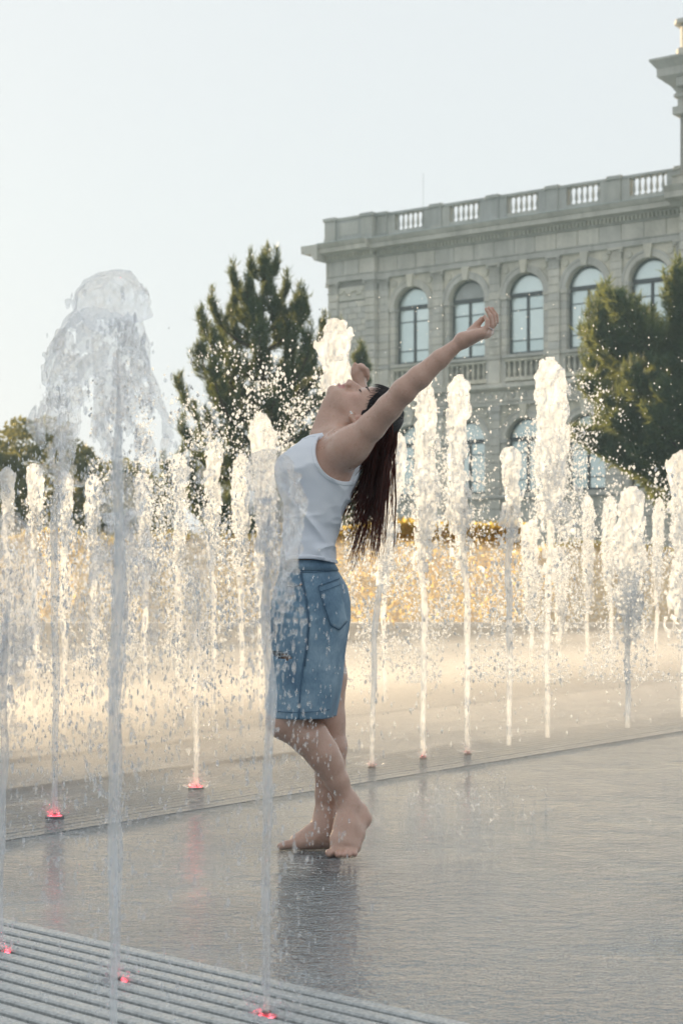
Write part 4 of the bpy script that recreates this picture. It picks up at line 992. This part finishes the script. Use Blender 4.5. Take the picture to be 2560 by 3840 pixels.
mb = MB(); mb.tube([V[g+1+i+g+1] - np.array([0,.0038,0]) for i in range(g+1)], .0011, 5); mb.tube([V[i] - np.array([0,.0036,0]) for i in range(g+1)], .0016, 5); mb.build('pocket_hem', m_seam, pk, True)
seam('hem_stitch', [(1012,2656),(1060,2657),(1120,2657),(1180,2655),(1235,2651)], .0014); seam('waist_stitch', [(1075,2143),(1118,2146),(1180,2146),(1240,2141)], .0013)
seam('front_pocket', [(1072,2196),(1100,2200),(1128,2192)], .0022); 
mb = MB(); c_ = near_pt(1128,2192,.008); mb.lathe([(0,-.002),(.004,-.002),(.004,.002),(0,.003)], c_, 8); mb.build('rivet', plain('copper_rivet', (.4,.2,.12), .4, .8), skirt, True)
mb = MB(); rs = random.Random(4)
for k in range(34):                                                   # frayed threads round the rip
    x = 1024 + rs.random() * 58; y = 2440 + (x - 1024) * -.1 + rs.uniform(-3, 18); a = near_pt(x, y, .005); c2 = a + np.array([rs.uniform(-.006,.006), rs.uniform(-.008,-.001), rs.uniform(-.012,.006)])
    mb.tube([a, (a + c2) / 2 + np.array([0,-.002,.001]), c2], .0006, 3)
for y in (2446, 2459): mb.tube([near_pt(1022 + k * 9, y - k * 1.2, .004) for k in range(7)], .0011, 4)
mb.build('frayed_threads', m_thread, skirt)
zb = XZ(0, 2686)[1]; fl = []                                          # back vent flap at the hem
for j in range(9):
    t = j / 8; z = XZ(0, 2655 - 190 * t)[1]; f, b_, w_ = sk_sec(np.array([z]))
    fl += [(b_[0] - .055, YM - .02, z), (b_[0] - .004 + .021 * (1 - t) ** 1.5, YM + .045, z), (b_[0] - .008 + .020 * (1 - t) ** 1.5, YM + .085, z)]
ff = [(3*j+i, 3*j+i+1, 3*j+i+4, 3*j+i+3) for j in range(8) for i in range(2)]
vf = np_mesh('vent_flap', np.array(fl), np.array(ff), m_den); vf.parent = skirt; s3 = vf.modifiers.new('t', 'SOLIDIFY'); s3.thickness = .004
# ---- hair: wet scalp cap and long hanging strands in clumps
m_hair = bpy.data.materials.new('wet_dark_hair'); m_hair.use_nodes = True; nt = m_hair.node_tree; nt.nodes.clear()
o_ = N(nt, 'ShaderNodeOutputMaterial'); p_ = N(nt, 'ShaderNodeBsdfPrincipled'); t_ = N(nt, 'ShaderNodeBsdfTranslucent'); mx = N(nt, 'ShaderNodeMixShader')
p_.inputs['Base Color'].default_value = (.040,.022,.017,1); p_.inputs['Roughness'].default_value = .34; p_.inputs['Specular IOR Level'].default_value = .5
t_.inputs[0].default_value = (.70,.19,.055,1); mx.inputs[0].default_value = .42
nt.links.new(p_.outputs[0], mx.inputs[1]); nt.links.new(t_.outputs[0], mx.inputs[2]); nt.links.new(mx.outputs[0], o_.inputs[0])
hf = Field(CR - np.array([.14,.13,.15]), CR + np.array([.14,.13,.14]), .0036)
hf.ell(CR, (.097,.089,.1035), HM, .0); hf.ell(B(1388,1508), (.066,.077,.054), HM, .02)
X, Y, Z = hf.pts((slice(None),)*3); h0, h1 = B(1420,1465), B(1356,1562); nrm_ = np.array([-(h1[2]-h0[2]), h1[0]-h0[0]]); nrm_ /= np.linalg.norm(nrm_)
side_ = (X - h0[0]) * nrm_[0] + (Z - h0[2]) * nrm_[1]
side_ = side_ if (CR[0] + .08 - h0[0]) * nrm_[0] + (CR[2] - h0[2]) * nrm_[1] > 0 else -side_
side_ = side_ + .010 * vnoise(np.stack(np.broadcast_arrays(X*90, Y*90, Z*60), -1), 4) - .22 * np.clip(.05 - np.abs(Y - YM), 0, 1)
hf.F = np.maximum(hf.F, -side_).astype(np.float32)
hf.F = (hf.F + .0016 * vnoise(np.stack(np.broadcast_arrays(X*40, Y*420, Z*60), -1), 6)).astype(np.float32)
V_, Q_ = surface_nets(hf.F, hf.lo, hf.h); hair = under(np_mesh('hair', V_, Q_, plain('wet_black_hair', (.010,.008,.009), .6, 0, .2, 120, .4)))
def strands(n_clump, per, seed):
    rs = np.random.default_rng(seed); seg = 16; VV = []; FF = []; base = 0
    for c in range(n_clump):
        u = rs.random() ** .85; dep = rs.uniform(-.068, .075)
        x0 = 1392 + 84 * u + rs.normal() * 4; y0 = 1520 + 90 * rs.random() if u > .5 else 1590 + 60 * rs.random()
        xe = 1272 + 178 * u + rs.normal() * 10; ye = 2030 + 110 * rs.random() - 70 * (rs.random() ** 3) - 30 * abs(u - .45)
        if rs.random() < .62: ye -= rs.uniform(40, 300)
        if rs.random() < .03: xe += 40
        ph = rs.uniform(0, 6.28, 3); curl = rs.uniform(2, 9)
        for k in range(per):
            ox, oy = rs.normal() * 7.5, rs.normal() * .006; tipx = rs.normal() * 4.2; le = 1.03 - .5 * rs.random() ** 2.2
            t = np.linspace(0, 1, seg); 
            px = (x0 + ox) + (xe - x0) * (t ** 1.25) + (tipx - ox) * t ** 2 + curl * np.sin(t * 6 + ph[0]) * t * .6 + 1.6 * np.sin(t * 17 + ph[1] + k) * t + (22 * np.sin(np.pi * np.clip(t * 3.2, 0, 1)) if u > .55 else 4 * np.sin(np.pi * t)) * (.75 if u > .55 else 1)
            px = np.minimum(px, 1484 + 6 * rs.random() - 30 * np.clip(t - .55, 0, 1))
            px = px + 7 * np.clip(t - .86, 0, 1) / .14 * np.sin(ph[2] + k * .7)
            py = y0 + (ye * le + (1 - le) * y0 - y0) * t
            dy = MID + dep + oy * (1 - t) + .012 * np.sin(t * 4 + ph[1]) * t
            D = PD + dy; P = np.stack([(px - 1280) * D / FPX, D, CAM_H - (py - HOR) * D / FPX], 1)
            r = rs.uniform(.0009, .0018) * (1 - .55 * t ** 2); 
            for m_ in range(3):
                a = 2.094 * m_ + k; VV.append(P + np.stack([r * math.cos(a), r * math.sin(a), 0 * r], 1))
            b0 = base
            for s in range(seg - 1):
                for m_ in range(3):
                    m2 = (m_ + 1) % 3; FF.append((b0 + m_*seg + s, b0 + m2*seg + s, b0 + m2*seg + s + 1, b0 + m_*seg + s + 1))
            base += 3 * seg
    return np.concatenate(VV), np.array(FF)
V_, F_ = strands(105, 8, 12)
o = np_mesh('strands', V_, F_, m_hair); o.parent = hair; tag(o, kind='stuff')
rs = np.random.default_rng(77); VV = []; FF = []; base = 0; seg = 10          # combed-back strands over the scalp, feathering the hairline
for k in range(420):
    ph_ = rs.uniform(-2.3, 2.3); a_ = np.linspace(rs.uniform(-.02, .42) - .30 * abs(math.sin(ph_)), 1.45, seg); wv_ = .05 * np.sin(a_ * 5 + rs.uniform(0, 6))
    q_ = rs.uniform(.985, 1.02); d_ = np.sin(a_)[:, None] * .099 * eu + np.cos(a_)[:, None] * (.0905 * np.sin(ph_ + wv_)[:, None] * es + .1050 * np.cos(ph_ + wv_)[:, None] * ef)
    P = CR + d_ * q_; n_ = d_ / np.linalg.norm(d_, axis=1, keepdims=True); t_2 = np.gradient(P, axis=0); s_ = np.cross(n_, t_2); s_ /= np.linalg.norm(s_, axis=1, keepdims=True)
    r = (rs.uniform(.0009, .0018) * np.clip(np.linspace(.2, 3, seg), 0, 1))[:, None]
    VV += [P + s_ * r, P + n_ * r * 1.2, P - s_ * r]
    for g_i in range(seg - 1):
        for m_ in range(3): m2 = (m_ + 1) % 3; FF.append((base + m_*seg + g_i, base + m2*seg + g_i, base + m2*seg + g_i + 1, base + m_*seg + g_i + 1))
    base += 3 * seg
o = np_mesh('scalp_strands', np.concatenate(VV), np.array(FF), plain('wet_black_strand', (.014,.011,.011), .36, 0, .5)); o.parent = hair; tag(o, kind='stuff')
# ---- jewellery
m_sil = plain('silver', (.8,.8,.82), .15, 1.0); m_pearl = plain('pearl', (.85,.84,.82), .12, 0, .9)
mb = MB(); c_ = B(1318,1551,MID-.087); 
for dx, dz, r_ in ((0,0,.0048),(-.006,-.005,.0036),(-.003,.006,.0032)):
    mb.lathe([(r_*math.sin(a), -r_*math.cos(a)) for a in np.linspace(.05, 3.09, 7)], c_ + np.array([dx, 0, dz]), 8)
under(mb.build('earring', m_pearl, None, True))
rc_ = (B(1826,1248,hd-.010) + B(1843,1221,hd-.014)*2) / 3 ; ax_ = B(1843,1221,hd-.014) - B(1826,1248,hd-.010); ax_ /= np.linalg.norm(ax_); e1 = np.cross(ax_, [0,1,0]); e1 /= np.linalg.norm(e1); e2 = np.cross(ax_, e1)
mb = MB(); mb.tube([rc_ + (e1*math.cos(a) + e2*math.sin(a)) * .0105 for a in np.linspace(0, 6.283, 17)], .0013, 6); under(mb.build('ring', m_sil, None, True))
# ================================================================== the fountain
def water_mat(name, clear, foam, rough=.06, tint=(.96,.98,1.0)):
    """clear = share that lets light straight through, foam = share of scattering bubbles, the rest refracts"""
    m = bpy.data.materials.new(name); m.use_nodes = True; nt = m.node_tree; nt.nodes.clear()
    o = N(nt, 'ShaderNodeOutputMaterial'); tr = N(nt, 'ShaderNodeBsdfTransparent'); tl = N(nt, 'ShaderNodeBsdfTranslucent'); df = N(nt, 'ShaderNodeBsdfDiffuse'); gl = N(nt, 'ShaderNodeBsdfGlass')
    gl.inputs['IOR'].default_value = 1.33; gl.inputs['Roughness'].default_value = rough
    for q in (tl, df): q.inputs[0].default_value = tuple(tint) + (1,)
    tr.inputs[0].default_value = (.985,.99,1,1)
    geo = N(nt, 'ShaderNodeNewGeometry').outputs['Position']
    mp = N(nt, 'ShaderNodeMapping'); mp.inputs['Scale'].default_value = (1,1,.35); nt.links.new(geo, mp.inputs[0])
    n1 = noise(nt, 55, 3, mp.outputs[0])
    bp = N(nt, 'ShaderNodeBump'); bp.inputs['Strength'].default_value = .8; bp.inputs['Distance'].default_value = .012; nt.links.new(n1, bp.inputs['Height']); nt.links.new(bp.outputs[0], gl.inputs['Normal'])
    f1 = N(nt, 'ShaderNodeMixShader'); f1.inputs[0].default_value = .12; nt.links.new(tl.outputs[0], f1.inputs[1]); nt.links.new(df.outputs[0], f1.inputs[2])
    f2 = N(nt, 'ShaderNodeMixShader'); nt.links.new(gl.outputs[0], f2.inputs[1]); nt.links.new(f1.outputs[0], f2.inputs[2])
    r_ = N(nt, 'ShaderNodeMapRange'); nt.links.new(noise(nt, 20, 4, mp.outputs[0]), r_.inputs[0]); r_.inputs[1].default_value = .35; r_.inputs[2].default_value = .65
    r_.inputs[3].default_value = max(0, foam - .3); r_.inputs[4].default_value = min(1, foam + .3); nt.links.new(r_.outputs[0], f2.inputs[0])
    f3 = N(nt, 'ShaderNodeMixShader'); f3.inputs[0].default_value = clear; nt.links.new(f2.outputs[0], f3.inputs[1]); nt.links.new(tr.outputs[0], f3.inputs[2])
    nt.links.new(f3.outputs[0], o.inputs[0]); return m
m_foam = water_mat('aerated_water', .42, .80); m_clear = water_mat('clear_water', .74, .32, .03); m_col = water_mat('jet_column_water', .58, .62, .03); m_thin = water_mat('thin_falling_water', .70, .6, .02); m_drop = water_mat('water_drops', .18, .75, .02)
OCT_V = np.array([(1,0,0),(-1,0,0),(0,1,0),(0,-1,0),(0,0,1),(0,0,-1)], np.float32); OCT_F = np.array([(0,2,4),(2,1,4),(1,3,4),(3,0,4),(2,0,5),(1,2,5),(3,1,5),(0,3,5)])
_ico = bmesh.new(); bmesh.ops.create_icosphere(_ico, subdivisions=1, radius=1); ICO_V = np.array([v.co[:] for v in _ico.verts], np.float32); ICO_F = np.array([[v.index for v in f.verts] for f in _ico.faces]); _ico.free()
def drops(name, P, r, stretch, mat, parent=None, ico=False, tilt=None):
    P = np.asarray(P, np.float32); n = len(P); r = np.asarray(r, np.float32); st_ = np.broadcast_to(np.asarray(stretch, np.float32), (n,))
    TV, TF = (ICO_V, ICO_F) if ico else (OCT_V, OCT_F)
    V = TV[None] * r[:, None, None]; V = V.copy(); V[:, :, 2] *= st_[:, None]
    if tilt is not None: V[:, :, 0] += V[:, :, 2] * np.asarray(tilt, np.float32)[:, None]
    V += P[:, None, :]; F = TF[None] + (np.arange(n) * len(TV))[:, None, None]
    o = np_mesh(name, V.reshape(-1, 3), F.reshape(-1, 3), mat, parent, True); return tag(o, kind='stuff')
m_red, nt, b = mat_new('red_lamp_glass'); b.inputs['Base Color'].default_value = (.8,.05,.06,1); b.inputs['Emission Color'].default_value = (1,.06,.09,1); b.inputs['Emission Strength'].default_value = 6.0
m_steel = plain('nozzle_steel', (.4,.41,.42), .35, .9, .5, 40)
m_dim = plain('dark_nozzle_metal', (.12,.10,.10), .5, .6, .5, 40)
ROW_A = -4.66; ROW_B = -6.9
def row_d(px, off): return off / ((px - 1280) / FPX * U.x + U.y)
JET_N = [0]
def plume_field(kind, Rm, zt, zb, h, seed, lean):
    nx = int(2 * Rm * 1.5 / h) + 4; nz = int((zt - zb) / h) + 6
    gx = (np.arange(nx) - nx / 2) * h; gz = zb - 2 * h + np.arange(nz) * h
    X, Y, Z = np.meshgrid(gx, gx, gz, indexing='ij'); t = np.clip((zt - Z) / (zt - zb), -.1, 1.2)
    Xs = X - lean * Rm * np.sin(t * 3) ; rho = np.sqrt(Xs ** 2 + Y ** 2)
    S = np.stack([X / Rm, Y / Rm, Z / Rm * .55], -1)
    n1 = vnoise(S * 2.1, seed) ; n2 = vnoise(S * 5.0, seed + 1); n3 = vnoise(S * 10.5, seed + 2)
    n3 = n3 + .6 * vnoise(S * 19, seed + 3)
    cap = np.sqrt(np.clip(1 - (1 - np.clip(t / .16, 0, 1)) ** 2, 0, 1))
    if kind == 'bulb':
        Rp = .92 * Rm * cap * (1 - .55 * t) * (.86 + .14 * np.sin(t * 7 + seed))
        F = rho - Rp + Rm * (.30 * n1 + .20 * n2 + .07 * n3) + Rm * np.clip((t - .42) / .58, 0, 1) * (.42 + 1.0 * n2 + .35 * n1 + .3 * n3)
        F = np.where(rho < Rm * .20 * (1 + .3 * n2), np.minimum(F, rho - Rm * .20 * (1 + .3 * n2)), F)
    elif kind == 'stub':
        Rp = .92 * Rm * cap * (1 - .45 * t)
        F = rho - Rp + Rm * (.22 * n1 + .18 * n2 + .07 * n3) + Rm * np.clip((t - .4) / .6, 0, 1) * (.35 + 1.0 * n2 + .3 * n3)
    else:                                        # bell: lumpy head over a thin hanging sheet that tears open below
        wd = np.clip(.34 + 1.05 * np.clip(t - .12, 0, 1) ** .8, 0, 1.05)
        Rp = Rm * wd * np.where(t < .16, cap * .95 + .02, 1)
        head = rho - Rm * .50 * cap * (1 - .4 * np.clip(t - .2, 0, 1)) + Rm * (.14 * n1 + .12 * n2 + .07 * n3) + Rm * np.clip((t - .22) / .2, 0, 1) * 1.2
        sheet = np.abs(rho - Rp * (1 + .10 * n1)) - Rm * (.016 + .050 * n2 + .022 * n3 + .02 * n1)
        sheet = sheet + Rm * np.clip((t - .55) / .45, 0, 1) * (.05 + .34 * n2 + .15 * n3)
        colm = rho - Rm * (.10 + .05 * n2 + .03 * n3)
        F = np.minimum(np.minimum(head, sheet), colm)
    if kind != 'bell': F = F + Rm * np.clip((t - .72) / .28, 0, 1) * (1.3 + 1.6 * n2)
    else: F = F + Rm * np.clip((t - .82) / .18, 0, 1) * (.7 + .9 * n2)
    F = np.where((Z > zt + h) , np.abs(F) + h, F)
    e = np.ones(F.shape, bool); e[1:-1, 1:-1, 1:-1] = False; F[e] = h
    return F.astype(np.float32), np.array([gx[0], gx[0], gz[0]])
def fill_parts(V, Q): return V, Q
def jet(px, D, top, bot, wpx, label, kind='bulb', seed=None, stalk=.011, lean=0.0, foam=True, res=10, nd=160, spread=1.4, dsz=(.003,.009), dx=0.0, group='water jets of the fountain', low=None):
    """one vertical jet: lamp-lit nozzle, thin column, lumpy plume, falling drops"""
    JET_N[0] += 1; seed = seed or 100 + JET_N[0] * 7; rs = np.random.default_rng(seed)
    x0 = (px - 1280) * D / FPX; zt = CAM_H - (top - HOR) * D / FPX; bot = bot + (.3 * (bot - top) if kind != 'bell' else 0); lean = lean or rs.uniform(-.35, .35); dx = dx or rs.uniform(-14, 14); zb = max(.15, CAM_H - (bot - HOR) * D / FPX); Rm = wpx / 2 * D / FPX * (.88 if foam else 1)
    root = empty('water_jet', (x0, D, 0)); tag(root, label, 'water jet', group); mat = m_foam if foam else m_clear
    dxm = dx * D / FPX
    F, org = plume_field(kind, Rm, zt, zb, max(Rm / (res * 1.25), .0042), seed, lean)
    V, Q = surface_nets(F, org, max(Rm / (res * 1.25), .0042)); V = relax(V, Q, 1, .4)
    tt = np.clip(V[:, 2] / zt, 0, 1.2); V[:, 0] += dxm * tt ** 2
    np_mesh('plume', V, Q, mat, root)
    mb = MB(); n = 26; ph = rs.uniform(0, 6, 4); zc = zb + (zt - zb) * (.62 if kind == 'bell' else .6); pts = []; rad = []
    for k in range(n + 1):
        t = k / n; z = .02 + (zc - .02) * t
        pts.append((dxm * (z / zt) ** 2 + stalk * (.9 * math.sin(t * 9 + ph[0]) + .5 * math.sin(t * 23 + ph[1])) * t, stalk * .6 * math.sin(t * 11 + ph[2]) * t, z)); rad.append(stalk * (.85 + .55 * t + .28 * math.sin(t * 31 + ph[3]) * t) * min(1, (1 - t) * 4 + .12))
    mb.tube(pts, rad, 8); mb.build('column', m_foam if foam else m_col, root, True)
    # drops thrown off and falling back
    t = rs.random(nd); z = zb + (zt - zb) * .75 - t ** 1.3 * ((zb + (zt - zb) * .75) - (low if low is not None else .05))
    rr = Rm * (.35 + spread * t) * np.abs(rs.normal(size=nd)); a = rs.uniform(0, 6.283, nd)
    P = np.stack([dxm * np.clip(z / zt, 0, 1) ** 2 + rr * np.cos(a), rr * np.sin(a), z], 1); r = dsz[0] + (dsz[1] - dsz[0]) * rs.random(nd) ** 2.5
    drops('falling_drops', P, r * .75, rs.uniform(1.0, 3.8, nd), m_drop if foam else m_thin, root, not foam)
    return root
def nozzle(px, D, label, big=1.0):
    x0 = (px - 1280) * D / FPX; root = empty('nozzle_lamp', (x0, D, 0)); tag(root, label, 'lamp', 'red lamps at the jet nozzles')
    mb = MB(); mb.lathe([(.055*big,.002),(.055*big,.009),(.047*big,.011),(.047*big,.006)], (0,0,0), 18); mb.build('lamp_ring', m_dim, root, True)
    mb = MB(); mb.lathe([(.046*big,.004),(.046*big,.008),(.02*big,.010)], (0,0,0), 18); mb.build('lamp_glass', m_red, root, True)
    mb = MB(); mb.lathe([(.011,.006),(.011,.018),(.008,.020)], (0,0,0), 12); mb.build('nozzle', m_dim, root, True)
    rs = np.random.default_rng(int(px) + 5); n = 150; a = rs.uniform(0, 6.283, n); q = .012 + .075 * rs.random(n) ** 1.3
    drops('foam_ring', np.stack([q * np.cos(a), q * np.sin(a), .016 + .05 * rs.random(n) ** 3], 1), rs.uniform(.002, .0065, n), .8, m_clear, root)
# ---- front row, in the shade and close to the camera
JF = dict(foam=False, stalk=.0085)
jet(425, 3.18, 1015, 1800, 520, 'tall bell shaped jet in front at the left, the highest of all', 'bell', 3, res=46, nd=900, spread=.7, dsz=(.002,.006), dx=25, **JF)
jet(438, 3.675, 1775, 2440, 330, 'jet with a hanging bell, just right of the tallest one', 'bell', 8, res=36, nd=700, spread=.8, dsz=(.002,.006), dx=30, **JF)
jet(1000, 3.386, 1690, 2230, 250, 'jet splashing directly in front of her chest and skirt', 'bulb', 19, res=24, nd=900, spread=1.3, dsz=(.002,.006), dx=10, lean=.25, **JF)
jet(0, 3.96, 1925, 2560, 260, 'jet cut by the left picture edge, with a wide low plume', 'bulb', 23, res=22, nd=500, spread=1.2, dsz=(.002,.006), dx=50, **JF)
jet(-60, 4.4, 1560, 2100, 190, 'partly seen jet curving in at the far left edge', 'bell', 29, res=26, nd=200, spread=1., dsz=(.002,.006), **JF)
# ---- second row, along the grate behind her
A_ = lambda px: row_d(px, ROW_A)
jet(205, 6.28, 1238, 1900, 150, 'slim ragged jet rising just left of the tallest one', 'bulb', 31, foam=False, stalk=.012, res=15, nd=400, dx=20, lean=.3)
jet(735, 7.16, 1980, 2500, 130, 'short pink footed jet between the bell jet and the woman', 'bulb', 37, foam=False, stalk=.012, res=11, nd=240)
jet(1197, 7.7, 1195, 1800, 190, 'gleaming jet rising directly behind her face', 'bulb', 41, stalk=.014, res=17, nd=300, dx=55)
jet(1394, 7.97, 1620, 2080, 130, 'jet half hidden behind her hanging hair', 'bulb', 43, stalk=.012, res=13, nd=300, dx=95)
jet(1586, 8.35, 1420, 2020, 135, 'bright jet under her raised forearm', 'bulb', 47, stalk=.014, res=15, nd=420, dx=8)
jet(1752, 8.57, 1405, 2010, 130, 'bright jet below her raised hand, with a smooth white head', 'bulb', 53, stalk=.014, res=15, nd=420, dx=-28)
jet(1908, 8.87, 1675, 2030, 125, 'mushroom headed jet right of the jet below her hand', 'bulb', 59, stalk=.014, res=14, nd=350, dx=10)
jet(2052, 9.31, 1340, 1960, 190, 'tall sunlit jet in front of the right pine', 'bulb', 61, stalk=.015, res=18, nd=700, dx=10, lean=.2)
jet(2352, 9.92, 1825, 2330, 165, 'stout sunlit jet near the right edge with a knobbly head', 'bulb', 67, stalk=.016, res=16, nd=420, dx=20)
jet(2560, A_(2560), 1690, 2260, 150, 'jet cut by the right picture edge', 'bulb', 71, stalk=.016, res=14, nd=300)
# ---- third row, furthest away, golden in the sun
B_ = lambda px: row_d(px, ROW_B)
for px, top, bot, w_, lb, kd in ((32,1750,1960,75,'short golden jet at the far left, first of the back row','stub'), (133,1735,1990,80,'second golden jet of the back row from the left edge','stub'),
        (240,1766,2010,70,'third golden jet of the back row from the left edge','stub'), (352,1780,2010,75,'back row jet seen just left of the tall bell jet','stub'),
        (547,1770,2060,80,'back row jet seen right of the tall bell jet','stub'), (666,1700,2080,90,'back row jet in the thick spray left of the woman','bulb'),
        (800,1655,2060,95,'back row jet in front of the left pine trunk','bulb'), (905,1700,2100,90,'back row jet left of the frosty headed one','stub'), (975,1548,2000,120,'frosty round headed jet left of her shoulder','stub'),
        (1440,1790,2150,80,'slim back row jet right of her hair ends','stub'), (1990,1958,2250,85,'low back row jet left of the tall sunlit one','stub'),
        (2100,2050,2330,75,'lowest back row jet, right of the tall sunlit one','stub'), (2202,1855,2200,62,'slim smooth headed back row jet below the right pine','stub'),
        (2290,1857,2180,72,'bluish white back row jet left of the stout one','stub'), (2458,1868,2180,55,'narrow pale blue jet right of the stout one','stub')):
    jet(px, B_(px), top, bot, w_, lb, kd, stalk=.016, res=11, nd=260, dsz=(.004,.011), spread=1.6)
# ---- lamps at the nozzles
for px, D, lb, bg_ in ((1000,3.386,'red lamp at the foot of the jet nearest the bottom edge',1.2),(438,3.675,'red lamp at the foot of the bell jet at lower left',1.2),(0,3.96,'red lamp at the left edge, lower corner',1.2),
        (205,6.28,'red lamp at the foot of the slim ragged jet',1.5),(735,7.16,'pink lamp at the foot of the short jet left of her knees',1.5),(1394,7.97,'red lamp right of her calf, behind',1.2),(1586,8.35,'faint red lamp two jets right of her leg',1.2),(1752,8.57,'faint red lamp three jets right of her leg',1.2)):
    nozzle(px, D, lb, bg_ * (.42 if D < 7.5 else .28))
# ---- spray: clouds of drops between the jets
def spray(name, label, n, xr, yr, Dr, r, seed, dens=None, stretch=(1.0,1.9), ico=False, mat=None, tilt=None):
    rs = np.random.default_rng(seed); px = rs.uniform(*xr, n * 3); py = rs.uniform(*yr, n * 3); D = rs.uniform(*Dr, n * 3)
    if dens is not None:
        k = rs.random(n * 3) < dens(px, py); px, py, D = px[k][:n], py[k][:n], D[k][:n]
    else: px, py, D = px[:n], py[:n], D[:n]
    P = np.stack([(px - 1280) * D / FPX, D, CAM_H - (py - HOR) * D / FPX], 1); k = P[:, 2] > .02; P = P[k]; m = len(P)
    rr = (r[0] + (r[1] - r[0]) * rs.random(m) ** 3)
    o = drops(name, P, rr, rs.uniform(*stretch, m), mat or m_drop, None, ico, None if tilt is None else rs.normal(size=m) * tilt); tag(o, label, 'spray', kind='stuff'); return o
def blob(px, py, cs):
    d = 0
    for cx, cy_, sx, sy, a in cs: d = d + a * np.exp(-((px - cx) / sx) ** 2 - ((py - cy_) / sy) ** 2)
    return d
nz = lambda px, py: .55 + .9 * vnoise(np.stack([px / 60, py / 110, px * 0], 1), 77)
spray('spray', 'sparkling cloud of drops in front of the left pine', 14000, (330,1250), (1150,2450), (7.6,11.5), (.0018,.0092), 5,
      lambda x, y: np.clip(np.clip((y - 1250 - .12 * np.abs(x - 1000)) / 420, 0, 1) * nz(x, y), 0, 1))
spray('spray', 'golden spray hanging between the jets on the right', 26000, (1290,2600), (1380,2560), (8.4,14), (.0018,.0092), 6,
      lambda x, y: np.clip((np.clip((y - 1700) / 520, 0, .9) + blob(x, y, ((2080,1800,110,330,1.1),(1660,1850,150,250,.7),(2180,1650,130,200,.35)))) * nz(x, y), 0, 1))
spray('spray', 'golden spray low between the back row jets at the left', 12000, (-20,700), (1750,2520), (9,13), (.0020,.0092), 8,
      lambda x, y: np.clip(np.clip((y - 1800) / 450, 0, 1) * nz(x, y), 0, 1))
spray('spray', 'fine drops thrown high over the hedge', 700, (700,2560), (1100,1800), (6.5,12), (.0016,.0045), 9)
# drops falling close to the camera, drawn long by their fall
spray('falling_drops', 'long falling drops in front of her skirt and legs', 380, (985,1310), (2130,3230), (4.6,5.15), (.0014,.0042), 14,
      lambda x, y: np.clip(.25 + blob(x, y, ((1090,2650,130,330,.9),(1060,2250,90,260,.8),(1210,3080,80,120,.5))), 0, 1), (1.8,3.6), True, m_thin, .06)
spray('falling_drops', 'scattered falling drops over the wet square at lower left', 650, (-10,1000), (2200,3700), (3.4,5.6), (.0012,.0042), 15,
      lambda x, y: np.clip(.35 + blob(x, y, ((450,2600,330,420,.6),(900,2500,150,400,.5))), 0, 1), (1.8,4.5), True, m_thin, .06)
spray('spray', 'dense pale spray falling between the near jets on the left', 5200, (-10,960), (1650,2950), (4.6,6.6), (.0010,.0036), 44,
      lambda x, y: np.clip(.25 + blob(x, y, ((150,2350,220,380,.6),(560,2250,260,420,.7),(880,2150,120,380,.5))), 0, 1) * np.clip(nz(x, y) + .3, 0, 1), (1.5,3.6))
# splashes where drops land: little crowns on the wet paving
rs = np.random.default_rng(31); P = []; rr = []
for k in range(360):
    if k < 90: py = 3000 + rs.normal() * 45; px = 1680 + rs.normal() * 160
    elif k < 170: py = 3120 + rs.normal() * 30; px = 600 + rs.normal() * 420
    elif k < 250: py = 3700 + rs.normal() * 60; px = 450 + rs.normal() * 300
    else: py = rs.uniform(2620, 3800); px = rs.uniform(0, 2560)
    D = ground_d(max(py, 2560)); c_ = np.array([(px - 1280) * D / FPX, D, .004]); m = rs.integers(5, 12); ra = rs.uniform(.006, .03)
    for j in range(m):
        a = rs.uniform(0, 6.283); P.append(c_ + np.array([ra * math.cos(a), ra * math.sin(a), rs.uniform(.002, .03) * rs.random()])); rr.append(rs.uniform(.0010, .0022) * (1.7 if k < 90 else 1))
o = drops('splash_crowns', P, rr, rs.uniform(.8, 2.4, len(P)), m_thin); tag(o, 'small splashes where drops hit the wet paving', 'splash', kind='stuff')
# ---- mist low over the basin
def mist(name, label, u0, u1, v0, v1, h, dens):
    mb = MB(); mb.box((u0, v0, .02), (u1, v1, h)); o = mb.build(name); o.rotation_euler = (0, 0, UANG); tag(o, label, 'mist', kind='stuff')
    m = bpy.data.materials.new('mist_air'); m.use_nodes = True; nt = m.node_tree; nt.nodes.clear()
    q = N(nt, 'ShaderNodeOutputMaterial'); pv = N(nt, 'ShaderNodeVolumePrincipled'); pv.inputs['Density'].default_value = dens; pv.inputs['Color'].default_value = (.97,.98,1,1); pv.inputs['Anisotropy'].default_value = .45
    nt.links.new(pv.outputs[0], q.inputs['Volume']); o.data.materials.append(m)
for i, (hw, h, d_) in enumerate(((.2, .26, .14), (.62, .15, .12), (1.5, .06, .2))):
    mist('mist', ('thin bright mist core along the second grate', 'wider mist layer over the second grate', 'lowest mist film beside the second grate')[i], -4.66 - hw, -4.66 + hw, 3.3 - .5 * i, 13 + i, h, d_)
for i, (hw, h, d_) in enumerate(((.5, .42, .26), (1.0, .27, .26), (1.7, .13, .45))):
    mist('mist', ('tall golden mist under the furthest jets', 'middle layer of golden mist under the furthest jets', 'broad low golden mist at the back of the square')[i], -7.1 - hw, -7.1 + hw, 3.5 - .6 * i, 25 + i, h, d_)
mist('mist', 'tall golden veil of spray round the furthest jets', -8.3, -6.1, 3.0, 26, 1.15, .075)
mist('mist', 'pale veil of spray hanging over the left side of the square', -7.6, -4.9, 1.5, 7.0, .95, .09)
